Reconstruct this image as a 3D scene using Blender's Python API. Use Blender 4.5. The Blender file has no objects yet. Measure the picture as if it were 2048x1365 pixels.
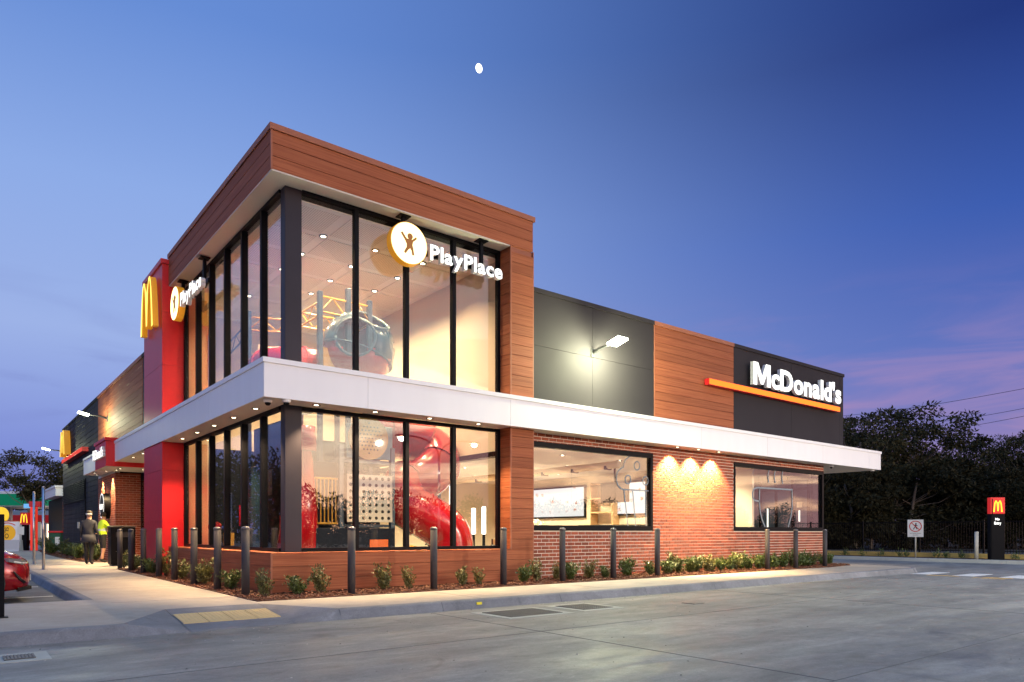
import bpy, bmesh, math, random
import numpy as np
from mathutils import Vector, Matrix

# ------------------------------------------------------------------ camera, world, sun, exposure
scene = bpy.context.scene
COL = scene.collection
R = math.radians
CAM = np.array([-4.39, -12.39, 1.1])
FW = np.array([0.6203, 0.7844]); RT = np.array([0.7844, -0.6203])
FPX, CX, HY = 1414.0, 1024.0, 1066.0

cd = bpy.data.cameras.new('camera'); cam = bpy.data.objects.new('camera', cd); COL.objects.link(cam)
cam.location = CAM; cam.rotation_euler = (R(90), 0, -math.atan2(FW[0], FW[1]))
cd.sensor_width = 36; cd.lens = FPX / 2048 * 36; cd.shift_y = (HY - 682.5) / 2048
cd.clip_start = 0.1; cd.clip_end = 4000
scene.camera = cam

vs = scene.view_settings
vs.view_transform = 'Standard'; vs.look = 'None'; vs.gamma = 1.0; vs.exposure = 0.25; vs.use_curve_mapping = False
cy = scene.cycles
cy.use_denoising = True; cy.max_bounces = 7; cy.diffuse_bounces = 3; cy.glossy_bounces = 3
cy.transparent_max_bounces = 24; cy.transmission_bounces = 4
cy.sample_clamp_indirect = 6.0; cy.caustics_reflective = False; cy.caustics_refractive = False

SUN_AZ = (0.25, -0.97)      # the sun went down beyond the street, in front of the brick facade
def s2l(c):
    c = c / 255.0
    return c / 12.92 if c <= 0.04045 else ((c + 0.055) / 1.055) ** 2.4
def rgb(r, g, b): return (s2l(r), s2l(g), s2l(b), 1)

world = bpy.data.worlds.new('World'); scene.world = world; world.use_nodes = True
wt = world.node_tree; wt.nodes.clear()
def wn(t, **k):
    n = wt.nodes.new(t)
    for a, b in k.items(): setattr(n, a, b)
    return n
def wl(a, b): wt.links.new(a, b)
def wmath(op, a, b=None, clamp=False):
    n = wn('ShaderNodeMath', operation=op); n.use_clamp = clamp
    for i, v in enumerate((a, b)):
        if v is None: continue
        if isinstance(v, (int, float)): n.inputs[i].default_value = v
        else: wl(v, n.inputs[i])
    return n.outputs[0]
def wrange(v, a, b, smooth=True):
    n = wn('ShaderNodeMapRange'); n.interpolation_type = 'SMOOTHSTEP' if smooth else 'LINEAR'
    wl(v, n.inputs[0]); n.inputs[1].default_value = a; n.inputs[2].default_value = b
    return n.outputs[0]
def wramp(v, stops):
    n = wn('ShaderNodeValToRGB'); e = n.color_ramp.elements
    while len(e) < len(stops): e.new(0.5)
    for i, (p, c) in enumerate(stops): e[i].position = p; e[i].color = c
    wl(v, n.inputs[0]); return n.outputs[0]
def wmix(f, a, b, mode='MIX'):
    n = wn('ShaderNodeMix', data_type='RGBA', blend_type=mode)
    for i, v in ((0, f), (6, a), (7, b)):
        if isinstance(v, (int, float)): n.inputs[i].default_value = v
        elif isinstance(v, tuple): n.inputs[i].default_value = v
        else: wl(v, n.inputs[i])
    return n.outputs[2]
tc = wn('ShaderNodeTexCoord')
sep = wn('ShaderNodeSeparateXYZ'); wl(tc.outputs['Generated'], sep.inputs[0])
flat = wn('ShaderNodeCombineXYZ'); wl(sep.outputs[0], flat.inputs[0]); wl(sep.outputs[1], flat.inputs[1])
nrm = wn('ShaderNodeVectorMath', operation='NORMALIZE'); wl(flat.outputs[0], nrm.inputs[0])
def wdot(v):
    n = wn('ShaderNodeVectorMath', operation='DOT_PRODUCT'); wl(nrm.outputs[0], n.inputs[0]); n.inputs[1].default_value = v
    return n.outputs['Value']
elev = sep.outputs[2]
t_side = wrange(wdot((RT[0], RT[1], 0)), -0.45, 0.66)
left = wramp(elev, [(0.0, rgb(98, 104, 172)), (0.10, rgb(112, 128, 198)), (0.24, rgb(142, 162, 212)), (0.40, rgb(128, 156, 212)), (0.56, rgb(92, 128, 196)), (1.0, rgb(66, 100, 172))])
right = wramp(elev, [(0.0, rgb(128, 112, 164)), (0.12, rgb(122, 114, 172)), (0.21, rgb(82, 102, 174)), (0.36, rgb(48, 80, 160)), (0.52, rgb(22, 44, 112)), (1.0, rgb(30, 56, 120))])
base = wmix(t_side, left, right)
# low streaky cloud
mp = wn('ShaderNodeMapping'); mp.inputs['Scale'].default_value = (1.6, 1.6, 9.0); wl(tc.outputs['Generated'], mp.inputs[0])
nz = wn('ShaderNodeTexNoise'); nz.inputs['Scale'].default_value = 2.3; nz.inputs['Detail'].default_value = 6; nz.inputs['Roughness'].default_value = 0.55
nz.inputs['Distortion'].default_value = 0.6
wl(mp.outputs[0], nz.inputs['Vector'])
streak = wrange(nz.outputs['Fac'], 0.46, 0.72)
low = wmath('SUBTRACT', 1.0, wrange(elev, 0.10, 0.34))
cloud_f = wmath('MULTIPLY', wmath('MULTIPLY', streak, low), 0.72)
cloud_col = wmix(t_side, rgb(92, 100, 168), rgb(164, 130, 172))
base = wmix(cloud_f, base, cloud_col)
# after-glow on the sunset side
glow_az = wrange(wdot((SUN_AZ[0], SUN_AZ[1], 0)), 0.02, 0.80)
glow = wramp(elev, [(0.0, (1.0, 0.50, 0.26, 1)), (0.07, (0.98, 0.62, 0.40, 1)), (0.16, (0.86, 0.78, 0.60, 1)), (0.25, (0.22, 0.27, 0.31, 1)), (0.40, (0.075, 0.115, 0.18, 1)), (1.0, (0.05, 0.10, 0.20, 1))])
glow = wmix(wmath('MULTIPLY', wrange(nz.outputs['Fac'], 0.44, 0.56), wrange(elev, 0.5, 0.12)), glow, (0.24, 0.12, 0.13, 1))
gs = wn('ShaderNodeVectorMath', operation='SCALE'); wl(glow, gs.inputs[0]); gs.inputs[3].default_value = 5.0
skycol = wmix(glow_az, base, gs.outputs[0])
bg = wn('ShaderNodeBackground'); wl(skycol, bg.inputs[0]); bg.inputs[1].default_value = 1.0
# physical twilight air under the colours above
sky = wn('ShaderNodeTexSky'); sky.sky_type = 'NISHITA'; sky.sun_disc = False
sky.sun_elevation = R(1.5); sky.sun_rotation = math.atan2(SUN_AZ[0], SUN_AZ[1])
bg2 = wn('ShaderNodeBackground'); wl(sky.outputs[0], bg2.inputs[0]); bg2.inputs[1].default_value = 0.012
addw = wn('ShaderNodeAddShader'); wl(bg.outputs[0], addw.inputs[0]); wl(bg2.outputs[0], addw.inputs[1])
wo = wn('ShaderNodeOutputWorld'); wl(addw.outputs[0], wo.inputs[0])

sl = bpy.data.lights.new('sun', 'SUN'); sl.energy = 0.12; sl.angle = R(30); sl.color = (1.0, 0.72, 0.56)
so = bpy.data.objects.new('sun', sl); COL.objects.link(so)
so.rotation_euler = Vector((-SUN_AZ[0], -SUN_AZ[1], -math.tan(R(9)))).to_track_quat('-Z', 'Y').to_euler()

# ------------------------------------------------------------------ helpers
def ray(px, py):
    d = FW + RT * (px - CX) / FPX
    return np.array([d[0], d[1], -(py - HY) / FPX])
def onx(px, py, a): d = ray(px, py); return CAM + d * (a - CAM[0]) / d[0]
def ony(px, py, a): d = ray(px, py); return CAM + d * (a - CAM[1]) / d[1]
def onz(px, py, a=0.0): d = ray(px, py); return CAM + d * (a - CAM[2]) / d[2]

ORD = ['first', 'second', 'third', 'fourth', 'fifth', 'sixth', 'seventh', 'eighth', 'ninth', 'tenth', 'eleventh', 'twelfth', 'thirteenth',
       'fourteenth', 'fifteenth', 'sixteenth', 'seventeenth', 'eighteenth', 'nineteenth', 'twentieth', 'twenty-first', 'twenty-second',
       'twenty-third', 'twenty-fourth', 'twenty-fifth', 'twenty-sixth', 'twenty-seventh', 'twenty-eighth', 'twenty-ninth', 'thirtieth']

def tag(o, label=None, cat=None, group=None, kind=None):
    if label: o['label'] = label
    if cat: o['category'] = cat
    if group: o['group'] = group
    if kind: o['kind'] = kind
    return o
def empty(name, loc=(0, 0, 0), rz=0, label=None, cat=None, group=None):
    o = bpy.data.objects.new(name, None); COL.objects.link(o)
    o.location = loc; o.rotation_euler = (0, 0, rz); o.empty_display_size = 0.2
    return tag(o, label, cat, group)
def link(name, me, parent=None):
    o = bpy.data.objects.new(name, me); COL.objects.link(o)
    if parent is not None:
        o.parent = parent
    return o
def copy_tree(o, parent=None):
    c = o.copy(); COL.objects.link(c)
    if parent is not None: c.parent = parent
    for ch in list(o.children): copy_tree(ch, c)
    return c

class MB:
    def __init__(s): s.v = []; s.f = []; s.m = []; s.mi = 0; s.sm = False; s.smf = []
    def add(s, vs_, fs):
        n = len(s.v); s.v += [tuple(p) for p in vs_]
        for f in fs: s.f.append(tuple(i + n for i in f)); s.m.append(s.mi); s.smf.append(s.sm)
        return s
    def box(s, x0, x1, y0, y1, z0, z1):
        return s.add([(x0, y0, z0), (x1, y0, z0), (x1, y1, z0), (x0, y1, z0), (x0, y0, z1), (x1, y0, z1), (x1, y1, z1), (x0, y1, z1)],
                     [(0, 3, 2, 1), (4, 5, 6, 7), (0, 1, 5, 4), (1, 2, 6, 5), (2, 3, 7, 6), (3, 0, 4, 7)])
    def cbox(s, x0, x1, y0, y1, z0, z1, b=0.004):
        # box with chamfered edges
        n = len(s.v); c = ((x0 + x1) / 2, (y0 + y1) / 2, (z0 + z1) / 2); h = ((x1 - x0) / 2, (y1 - y0) / 2, (z1 - z0) / 2)
        b = min(b, *[q * 0.45 for q in h]); vv = []; idx = {}
        for sx in (-1, 1):
            for sy in (-1, 1):
                for sz in (-1, 1):
                    for ax in range(3):
                        p = [sx * (h[0] - b), sy * (h[1] - b), sz * (h[2] - b)]; p[ax] = (sx, sy, sz)[ax] * h[ax]
                        idx[(sx, sy, sz, ax)] = len(vv); vv.append((c[0] + p[0], c[1] + p[1], c[2] + p[2]))
        fs = []
        I = lambda sg, ax: idx[(sg[0], sg[1], sg[2], ax)]
        for ax in range(3):
            u, w = (ax + 1) % 3, (ax + 2) % 3
            for sg in (-1, 1):
                q = []
                for a_, b_ in ((-1, -1), (1, -1), (1, 1), (-1, 1)):
                    k = [0, 0, 0]; k[ax] = sg; k[u] = a_; k[w] = b_; q.append(I(k, ax))
                fs.append(tuple(q if sg > 0 else q[::-1]))
        for ax in range(3):          # edges parallel to ax
            u, w = (ax + 1) % 3, (ax + 2) % 3
            for su in (-1, 1):
                for sw in (-1, 1):
                    k0 = [0, 0, 0]; k0[ax] = -1; k0[u] = su; k0[w] = sw; k1 = k0[:]; k1[ax] = 1
                    q = [I(k0, u), I(k1, u), I(k1, w), I(k0, w)]
                    fs.append(tuple(q if su * sw < 0 else q[::-1]))
        for sx in (-1, 1):
            for sy in (-1, 1):
                for sz in (-1, 1):
                    q = [idx[(sx, sy, sz, a)] for a in range(3)]
                    fs.append(tuple(q if sx * sy * sz > 0 else q[::-1]))
        return s.add(vv, fs)
    def quad(s, a, b, c, d): return s.add([a, b, c, d], [(0, 1, 2, 3)])
    def prism(s, poly, z0, z1):
        n = len(poly)
        area = sum(poly[i][0] * poly[(i + 1) % n][1] - poly[(i + 1) % n][0] * poly[i][1] for i in range(n))
        if area < 0: poly = poly[::-1]
        vv = [(p[0], p[1], z0) for p in poly] + [(p[0], p[1], z1) for p in poly]
        return s.add(vv, [tuple(range(n))[::-1], tuple(range(n, 2 * n))] + [(i, (i + 1) % n, n + (i + 1) % n, n + i) for i in range(n)])
    def tube(s, pts, r, n=8, cap=True):
        pts = [Vector(p) for p in pts]; rs = r if isinstance(r, (list, tuple)) else [r] * len(pts)
        vv = []; up = Vector((0, 0, 1)); last = None
        for i, p in enumerate(pts):
            d = (pts[min(i + 1, len(pts) - 1)] - pts[max(i - 1, 0)]).normalized()
            if last is None:
                a = d.cross(up)
                if a.length < 0.05: a = d.cross(Vector((1, 0, 0)))
            else:
                a = last - d * last.dot(d)
            a.normalize(); b = d.cross(a); last = a
            for k in range(n):
                t = 2 * math.pi * k / n; vv.append(p + (a * math.cos(t) + b * math.sin(t)) * rs[i])
        fs = []
        for i in range(len(pts) - 1):
            for k in range(n):
                fs.append((i * n + k, i * n + (k + 1) % n, (i + 1) * n + (k + 1) % n, (i + 1) * n + k))
        if cap: fs += [tuple(range(n))[::-1], tuple(range((len(pts) - 1) * n, len(pts) * n))]
        return s.add(vv, fs)
    def lathe(s, prof, c=(0, 0, 0), n=16, axis='z'):
        vv = []
        for r_, h_ in prof:
            for k in range(n):
                t = 2 * math.pi * k / n; x, y = r_ * math.cos(t), r_ * math.sin(t)
                p = (x, y, h_) if axis == 'z' else ((h_, x, y) if axis == 'x' else (y, h_, x))
                vv.append((c[0] + p[0], c[1] + p[1], c[2] + p[2]))
        m = len(prof); fs = []
        for i in range(m - 1):
            for k in range(n): fs.append((i * n + k, i * n + (k + 1) % n, (i + 1) * n + (k + 1) % n, (i + 1) * n + k))
        if prof[0][0] > 1e-6: fs.append(tuple(range(n))[::-1])
        if prof[-1][0] > 1e-6: fs.append(tuple(range((m - 1) * n, m * n)))
        return s.add(vv, fs)
    def ellipsoid(s, c, r, n=12, m=8):
        prof = [(max(1e-7, math.sin(math.pi * i / m)), -math.cos(math.pi * i / m)) for i in range(m + 1)]
        vv = []
        for a, h in prof:
            for k in range(n):
                t = 2 * math.pi * k / n; vv.append((c[0] + r[0] * a * math.cos(t), c[1] + r[1] * a * math.sin(t), c[2] + r[2] * h))
        fs = [(i * n + k, i * n + (k + 1) % n, (i + 1) * n + (k + 1) % n, (i + 1) * n + k) for i in range(m) for k in range(n)]
        return s.add(vv, fs)
    def mesh(s, name, mats):
        me = bpy.data.meshes.new(name); me.from_pydata(s.v, [], s.f)
        for m_ in (mats if isinstance(mats, (list, tuple)) else [mats]): me.materials.append(m_)
        me.polygons.foreach_set('material_index', s.m)
        me.polygons.foreach_set('use_smooth', s.smf)
        me.update(); return me
    def build(s, name, mats, parent=None): return link(name, s.mesh(name, mats), parent)

def bx(name, m, parent, *a, b=None):
    q = MB()
    (q.box(*a) if not b else q.cbox(*a, b=b)); return q.build(name, m, parent)

# ------------------------------------------------------------------ materials
MATS = {}
def nodes_of(name):
    m = bpy.data.materials.new(name); m.use_nodes = True; nt = m.node_tree
    return m, nt, nt.nodes['Principled BSDF']
def mat(name, col, rough=0.5, metal=0.0, spec=0.5, var=0.0, scale=6.0, stretch=None, bump=0.0, bscale=None, rnd=0.0, isl=False,
        emit=None, estr=0.0, coat=0.0, var2=None, scale2=0.5, rvar=0.0, sheen=0.0, trans=None):
    m, nt, p = nodes_of(name); N = nt.nodes; L = nt.links.new
    col = tuple(col[:3]) + (1,)
    p.inputs['Base Color'].default_value = col; p.inputs['Roughness'].default_value = rough; p.inputs['Metallic'].default_value = metal
    p.inputs['Specular IOR Level'].default_value = spec; p.inputs['Coat Weight'].default_value = coat
    geo = N.new('ShaderNodeNewGeometry')
    vec = geo.outputs['Position']
    if stretch:
        mp = N.new('ShaderNodeMapping'); mp.inputs['Scale'].default_value = stretch; L(vec, mp.inputs[0]); vec = mp.outputs[0]
    fac = None
    def noise(sc, det=4, v=vec):
        n = N.new('ShaderNodeTexNoise'); n.inputs['Scale'].default_value = sc; n.inputs['Detail'].default_value = det; L(v, n.inputs['Vector']); return n.outputs['Fac']
    def rng(v, a, b):
        r = N.new('ShaderNodeMapRange'); r.inputs[1].default_value = 0.25; r.inputs[2].default_value = 0.75; r.inputs[3].default_value = a; r.inputs[4].default_value = b
        L(v, r.inputs[0]); return r.outputs[0]
    def mul(a, b):
        n = N.new('ShaderNodeMath'); n.operation = 'MULTIPLY'; L(a, n.inputs[0]); L(b, n.inputs[1]); return n.outputs[0]
    if var:
        fac = rng(noise(scale), 1 - var, 1 + var)
    if var2:
        f2 = rng(noise(scale2, 5), 1 - var2, 1 + var2); fac = mul(fac, f2) if fac else f2
    if rnd:
        oi = N.new('ShaderNodeObjectInfo'); src = oi.outputs['Random']
        if isl:
            ad = N.new('ShaderNodeMath'); ad.operation = 'ADD'; L(src, ad.inputs[0]); L(geo.outputs['Random Per Island'], ad.inputs[1])
            fr = N.new('ShaderNodeMath'); fr.operation = 'FRACT'; L(ad.outputs[0], fr.inputs[0]); src = fr.outputs[0]
        r = N.new('ShaderNodeMapRange'); r.inputs[3].default_value = 1 - rnd; r.inputs[4].default_value = 1 + rnd * 0.7; L(src, r.inputs[0])
        fac = mul(fac, r.outputs[0]) if fac else r.outputs[0]
    if fac:
        sc = N.new('ShaderNodeVectorMath'); sc.operation = 'SCALE'; sc.inputs[0].default_value = col[:3]; L(fac, sc.inputs[3]); L(sc.outputs[0], p.inputs['Base Color'])
    if rvar:
        r = rng(noise(scale2 * 3, 4), max(0.02, rough - rvar), rough + rvar); L(r, p.inputs['Roughness'])
    if bump:
        bn = N.new('ShaderNodeBump'); bn.inputs['Strength'].default_value = bump; bn.inputs['Distance'].default_value = 0.01
        L(noise(bscale or scale * 4, 3), bn.inputs['Height']); L(bn.outputs[0], p.inputs['Normal'])
    if emit:
        p.inputs['Emission Color'].default_value = tuple(emit[:3]) + (1,); p.inputs['Emission Strength'].default_value = estr
        m.cycles.emission_sampling = 'NONE' if estr > 30 else 'AUTO'
    MATS[name] = m
    return m

def wood_mat(name, a, b, rough=0.68):
    m, nt, p = nodes_of(name); N = nt.nodes; L = nt.links.new
    geo = N.new('ShaderNodeNewGeometry'); sx = N.new('ShaderNodeSeparateXYZ'); L(geo.outputs['Position'], sx.inputs[0])
    ad = N.new('ShaderNodeMath'); ad.operation = 'ADD'; L(sx.outputs[0], ad.inputs[0]); L(sx.outputs[1], ad.inputs[1])
    oi = N.new('ShaderNodeObjectInfo')
    cm = N.new('ShaderNodeCombineXYZ'); L(ad.outputs[0], cm.inputs[0]); L(sx.outputs[2], cm.inputs[1])
    rm = N.new('ShaderNodeMath'); rm.operation = 'MULTIPLY'; rm.inputs[1].default_value = 40; L(oi.outputs['Random'], rm.inputs[0]); L(rm.outputs[0], cm.inputs[2])
    mp = N.new('ShaderNodeMapping'); mp.inputs['Scale'].default_value = (0.5, 26, 1); L(cm.outputs[0], mp.inputs[0])
    n1 = N.new('ShaderNodeTexNoise'); n1.inputs['Scale'].default_value = 1.6; n1.inputs['Detail'].default_value = 5; n1.inputs['Distortion'].default_value = 0.5; L(mp.outputs[0], n1.inputs['Vector'])
    mp2 = N.new('ShaderNodeMapping'); mp2.inputs['Scale'].default_value = (3, 160, 1); L(cm.outputs[0], mp2.inputs[0])
    n2 = N.new('ShaderNodeTexNoise'); n2.inputs['Scale'].default_value = 1.5; n2.inputs['Detail'].default_value = 3; L(mp2.outputs[0], n2.inputs['Vector'])
    mx = N.new('ShaderNodeMath'); mx.operation = 'MULTIPLY_ADD'; mx.inputs[1].default_value = 0.35; L(n2.outputs['Fac'], mx.inputs[0]); L(n1.outputs['Fac'], mx.inputs[2])
    cr = N.new('ShaderNodeValToRGB'); cr.color_ramp.elements[0].position = 0.48; cr.color_ramp.elements[0].color = tuple(a) + (1,)
    cr.color_ramp.elements[1].position = 0.86; cr.color_ramp.elements[1].color = tuple(b) + (1,); L(mx.outputs[0], cr.inputs[0])
    r = N.new('ShaderNodeMapRange'); r.inputs[3].default_value = 0.86; r.inputs[4].default_value = 1.12; L(oi.outputs['Random'], r.inputs[0])
    sc = N.new('ShaderNodeVectorMath'); sc.operation = 'SCALE'; L(cr.outputs[0], sc.inputs[0]); L(r.outputs[0], sc.inputs[3]); L(sc.outputs[0], p.inputs['Base Color'])
    p.inputs['Roughness'].default_value = rough; p.inputs['Specular IOR Level'].default_value = 0.2
    bn = N.new('ShaderNodeBump'); bn.inputs['Strength'].default_value = 0.15; bn.inputs['Distance'].default_value = 0.005; L(n2.outputs['Fac'], bn.inputs['Height']); L(bn.outputs[0], p.inputs['Normal'])
    return m

def glass_mat(name, tint, f0, boost=1.0):
    m = bpy.data.materials.new(name); m.use_nodes = True; nt = m.node_tree; N = nt.nodes; L = nt.links.new; N.clear()
    lw = N.new('ShaderNodeLayerWeight'); lw.inputs['Blend'].default_value = 0.5
    pw = N.new('ShaderNodeMath'); pw.operation = 'POWER'; pw.inputs[1].default_value = 5.4; L(lw.outputs['Facing'], pw.inputs[0])
    ma = N.new('ShaderNodeMath'); ma.operation = 'MULTIPLY_ADD'; ma.inputs[1].default_value = 1 - f0; ma.inputs[2].default_value = f0; ma.use_clamp = True; L(pw.outputs[0], ma.inputs[0])
    tr = N.new('ShaderNodeBsdfTransparent'); tr.inputs[0].default_value = tuple(tint) + (1,)
    gl = N.new('ShaderNodeBsdfGlossy'); gl.inputs['Roughness'].default_value = 0.0; gl.inputs[0].default_value = (1, 1, 1, 1)
    mx = N.new('ShaderNodeMixShader'); L(ma.outputs[0], mx.inputs[0]); L(tr.outputs[0], mx.inputs[1]); L(gl.outputs[0], mx.inputs[2])
    o = N.new('ShaderNodeOutputMaterial'); L(mx.outputs[0], o.inputs[0]); return m

def emis(name, col, s, sample='AUTO'):
    m = bpy.data.materials.new(name); m.use_nodes = True; nt = m.node_tree; nt.nodes.clear()
    e = nt.nodes.new('ShaderNodeEmission'); e.inputs[0].default_value = tuple(col[:3]) + (1,); e.inputs[1].default_value = s
    o = nt.nodes.new('ShaderNodeOutputMaterial'); nt.links.new(e.outputs[0], o.inputs[0]); m.cycles.emission_sampling = sample; return m

def leaf_mat(name, a, b, rough=0.45, spec=0.5):
    m, nt, p = nodes_of(name); N = nt.nodes; L = nt.links.new
    geo = N.new('ShaderNodeNewGeometry'); oi = N.new('ShaderNodeObjectInfo')
    ad = N.new('ShaderNodeMath'); ad.operation = 'ADD'; L(geo.outputs['Random Per Island'], ad.inputs[0])
    mm = N.new('ShaderNodeMath'); mm.operation = 'MULTIPLY'; mm.inputs[1].default_value = 0.35; L(oi.outputs['Random'], mm.inputs[0]); L(mm.outputs[0], ad.inputs[1])
    cr = N.new('ShaderNodeValToRGB'); cr.color_ramp.elements[0].color = tuple(a) + (1,); cr.color_ramp.elements[1].color = tuple(b) + (1,); cr.color_ramp.elements[1].position = 1.0
    md = N.new('ShaderNodeMath'); md.operation = 'MULTIPLY'; md.inputs[1].default_value = 0.74; L(ad.outputs[0], md.inputs[0]); L(md.outputs[0], cr.inputs[0])
    L(cr.outputs[0], p.inputs['Base Color']); p.inputs['Roughness'].default_value = rough; p.inputs['Specular IOR Level'].default_value = spec
    return m

M_WOOD = wood_mat('timber_look_cladding', (0.245, 0.067, 0.028), (0.385, 0.126, 0.054))
M_WOODTRIM = mat('timber_coloured_trim', (0.34, 0.110, 0.048), 0.6, var=0.06)
M_DARK = mat('dark_grey_panel', (0.034, 0.030, 0.034), 0.72, spec=0.10, var=0.05, scale=1.2, rvar=0.05)
M_DARKB = mat('dark_grey_board', (0.026, 0.025, 0.030), 0.66, spec=0.12, var=0.08, rnd=0.15, rvar=0.08)
M_FRAME = mat('black_aluminium', (0.005, 0.005, 0.007), 0.45, spec=0.08)
M_POST = mat('charcoal_steel', (0.034, 0.030, 0.040), 0.45, spec=0.15, var=0.08, scale=3)
M_WHITE = mat('white_panel', (0.82, 0.82, 0.82), 0.5, var=0.02, scale=1.6, stretch=(2.2, 2.2, .35), rnd=0.03)
M_SOFFIT = mat('soffit_board', (0.62, 0.58, 0.52), 0.6, var=0.03, scale=1.5)
M_RED = mat('red_panel', (0.62, 0.010, 0.016), 0.42, var=0.06, scale=8, rnd=0.06)
M_CREAM = mat('cream_plaster', (0.66, 0.57, 0.44), 0.7, var=0.03, scale=0.8)
M_TAN = mat('tan_plaster', (0.50, 0.34, 0.20), 0.7, var=0.03)
M_MORTAR = mat('mortar', (0.78, 0.68, 0.58), 0.9, var=0.1, scale=14, bump=0.3)
M_BRICK = mat('red_brick', (0.285, 0.066, 0.029), 0.8, var=0.16, scale=22, rnd=0.34, isl=True, bump=0.35, bscale=90)
M_CEIL = mat('ceiling_white', (0.80, 0.77, 0.72), 0.75)
M_TILEFL = mat('floor_tile', (0.40, 0.34, 0.27), 0.35, var=0.08)
M_GLASS = glass_mat('window_glass', (0.95, 0.96, 0.95), 0.058)
M_STEEL = mat('brushed_steel', (0.55, 0.55, 0.56), 0.28, metal=1.0, var=0.05)
M_BOLL = mat('bollard_paint', (0.044, 0.040, 0.045), 0.62, spec=0.22, var=0.10, scale=5, rvar=0.06)
M_LAMP = emis('lamp_glow', (1.0, 0.82, 0.56), 14, 'NONE')
M_FLOOD = emis('flood_glow', (0.97, 1.0, 0.80), 10, 'NONE')
M_SIGNW = emis('sign_white', (1.0, 0.99, 0.95), 1.7)
M_SIGNY = emis('sign_yellow', (1.0, 0.74, 0.13), 1.7)
M_SIGNYF = emis('sign_disc', (1.0, 0.86, 0.42), 2.3)
M_SIGNO = emis('sign_orange', (1.0, 0.20, 0.025), 1.9)
M_YEL = mat('sign_yellow_return', (0.75, 0.33, 0.01), 0.4, emit=(1, 0.42, 0.02), estr=0.22)
M_WRET = mat('sign_white_return', (0.60, 0.60, 0.61), 0.45, emit=(1, 0.98, 0.95), estr=0.05)

LIGHTS = []
def spot(loc, target, power, angle=70, blend=0.6, col=(1.0, 0.76, 0.48), r=0.03, parent=None):
    l = bpy.data.lights.new('lamp_light', 'SPOT'); l.energy = power; l.spot_size = R(angle); l.spot_blend = blend; l.color = col; l.shadow_soft_size = r
    o = bpy.data.objects.new('lamp_light', l); COL.objects.link(o); o.location = loc
    o.rotation_euler = (Vector(target) - Vector(loc)).to_track_quat('-Z', 'Y').to_euler()
    if parent: o.parent = parent
    return o
def area(loc, target, power, sx, sy, col=(1.0, 0.82, 0.58), parent=None):
    l = bpy.data.lights.new('lamp_light', 'AREA'); l.energy = power; l.shape = 'RECTANGLE'; l.size = sx; l.size_y = sy; l.color = col
    o = bpy.data.objects.new('lamp_light', l); COL.objects.link(o); o.location = loc
    o.rotation_euler = (Vector(target) - Vector(loc)).to_track_quat('-Z', 'Y').to_euler()
    if parent: o.parent = parent
    return o

# ------------------------------------------------------------------ the setting: ground, road, pavement, kerbs, beds
rng = random.Random(7); nrg = np.random.default_rng(7)
M_SOIL = mat('dark_soil', (0.045, 0.038, 0.03), 0.9, var=0.3, scale=1.5, bump=0.4)
def concrete(name, col, streak, contrast, fine=0.08, rough=0.62, stain=0.2):
    m, nt, p = nodes_of(name); N = nt.nodes; L = nt.links.new
    geo = N.new('ShaderNodeNewGeometry')
    def nz_(scale, st, det=6, dist=0.0, ro=0.55):
        mp = N.new('ShaderNodeMapping'); mp.inputs['Scale'].default_value = st; L(geo.outputs['Position'], mp.inputs[0])
        n = N.new('ShaderNodeTexNoise'); n.inputs['Scale'].default_value = scale; n.inputs['Detail'].default_value = det; n.inputs['Distortion'].default_value = dist; n.inputs['Roughness'].default_value = ro
        L(mp.outputs[0], n.inputs['Vector']); return n.outputs['Fac']
    def mr(v, a, b, lo=0.3, hi=0.7):
        r = N.new('ShaderNodeMapRange'); r.inputs[1].default_value = lo; r.inputs[2].default_value = hi; r.inputs[3].default_value = a; r.inputs[4].default_value = b; L(v, r.inputs[0]); return r.outputs[0]
    def mul(a, b):
        n = N.new('ShaderNodeMath'); n.operation = 'MULTIPLY'; L(a, n.inputs[0]); L(b, n.inputs[1]); return n.outputs[0]
    a = mr(nz_(0.42, streak, 8, 0.8, 0.6), 1 - contrast, 1 + contrast)
    b = mr(nz_(2.2, streak, 6, 0.4, 0.65), 1 - contrast * 0.7, 1 + contrast * 0.7)
    c = mr(nz_(70, (1, 1, 1), 3), 1 - fine, 1 + fine)
    d = mr(nz_(0.9, (1, 1, 1), 7, 1.6, 0.65), 1.0, 1 - stain, 0.58, 0.72)
    e = mr(nz_(9, (0.8, 1.2, 1), 6, 0.8, 0.7), 1 - contrast * 0.55, 1 + contrast * 0.45)
    g2 = mr(nz_(3.1, (0.5, 1.6, 1), 8, 2.2, 0.7), 1.0, 1 + stain * 0.9, 0.60, 0.70)
    f = mul(mul(mul(mul(mul(a, b), c), d), e), g2)
    sc = N.new('ShaderNodeVectorMath'); sc.operation = 'SCALE'; sc.inputs[0].default_value = col; L(f, sc.inputs[3]); L(sc.outputs[0], p.inputs['Base Color'])
    rr = mr(nz_(1.3, streak, 5, 0.5), rough - 0.16, rough + 0.12); L(rr, p.inputs['Roughness'])
    bn = N.new('ShaderNodeBump'); bn.inputs['Strength'].default_value = 0.12; bn.inputs['Distance'].default_value = 0.004; L(nz_(160, (1, 1, 1), 2), bn.inputs['Height']); L(bn.outputs[0], p.inputs['Normal'])
    return m
M_ROAD = concrete('road_concrete', (0.205, 0.20, 0.178), (0.6, 1.7, 1.0), 0.30, fine=0.14, stain=0.38)
M_PAVE = concrete('pavement_concrete', (0.36, 0.315, 0.26), (1.0, 1.0, 1.0), 0.14, 0.09, 0.75, 0.18)
M_KERB = concrete('kerb_concrete', (0.175, 0.175, 0.185), (1.0, 1.0, 1.0), 0.24, 0.14, 0.8, 0.3)
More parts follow.
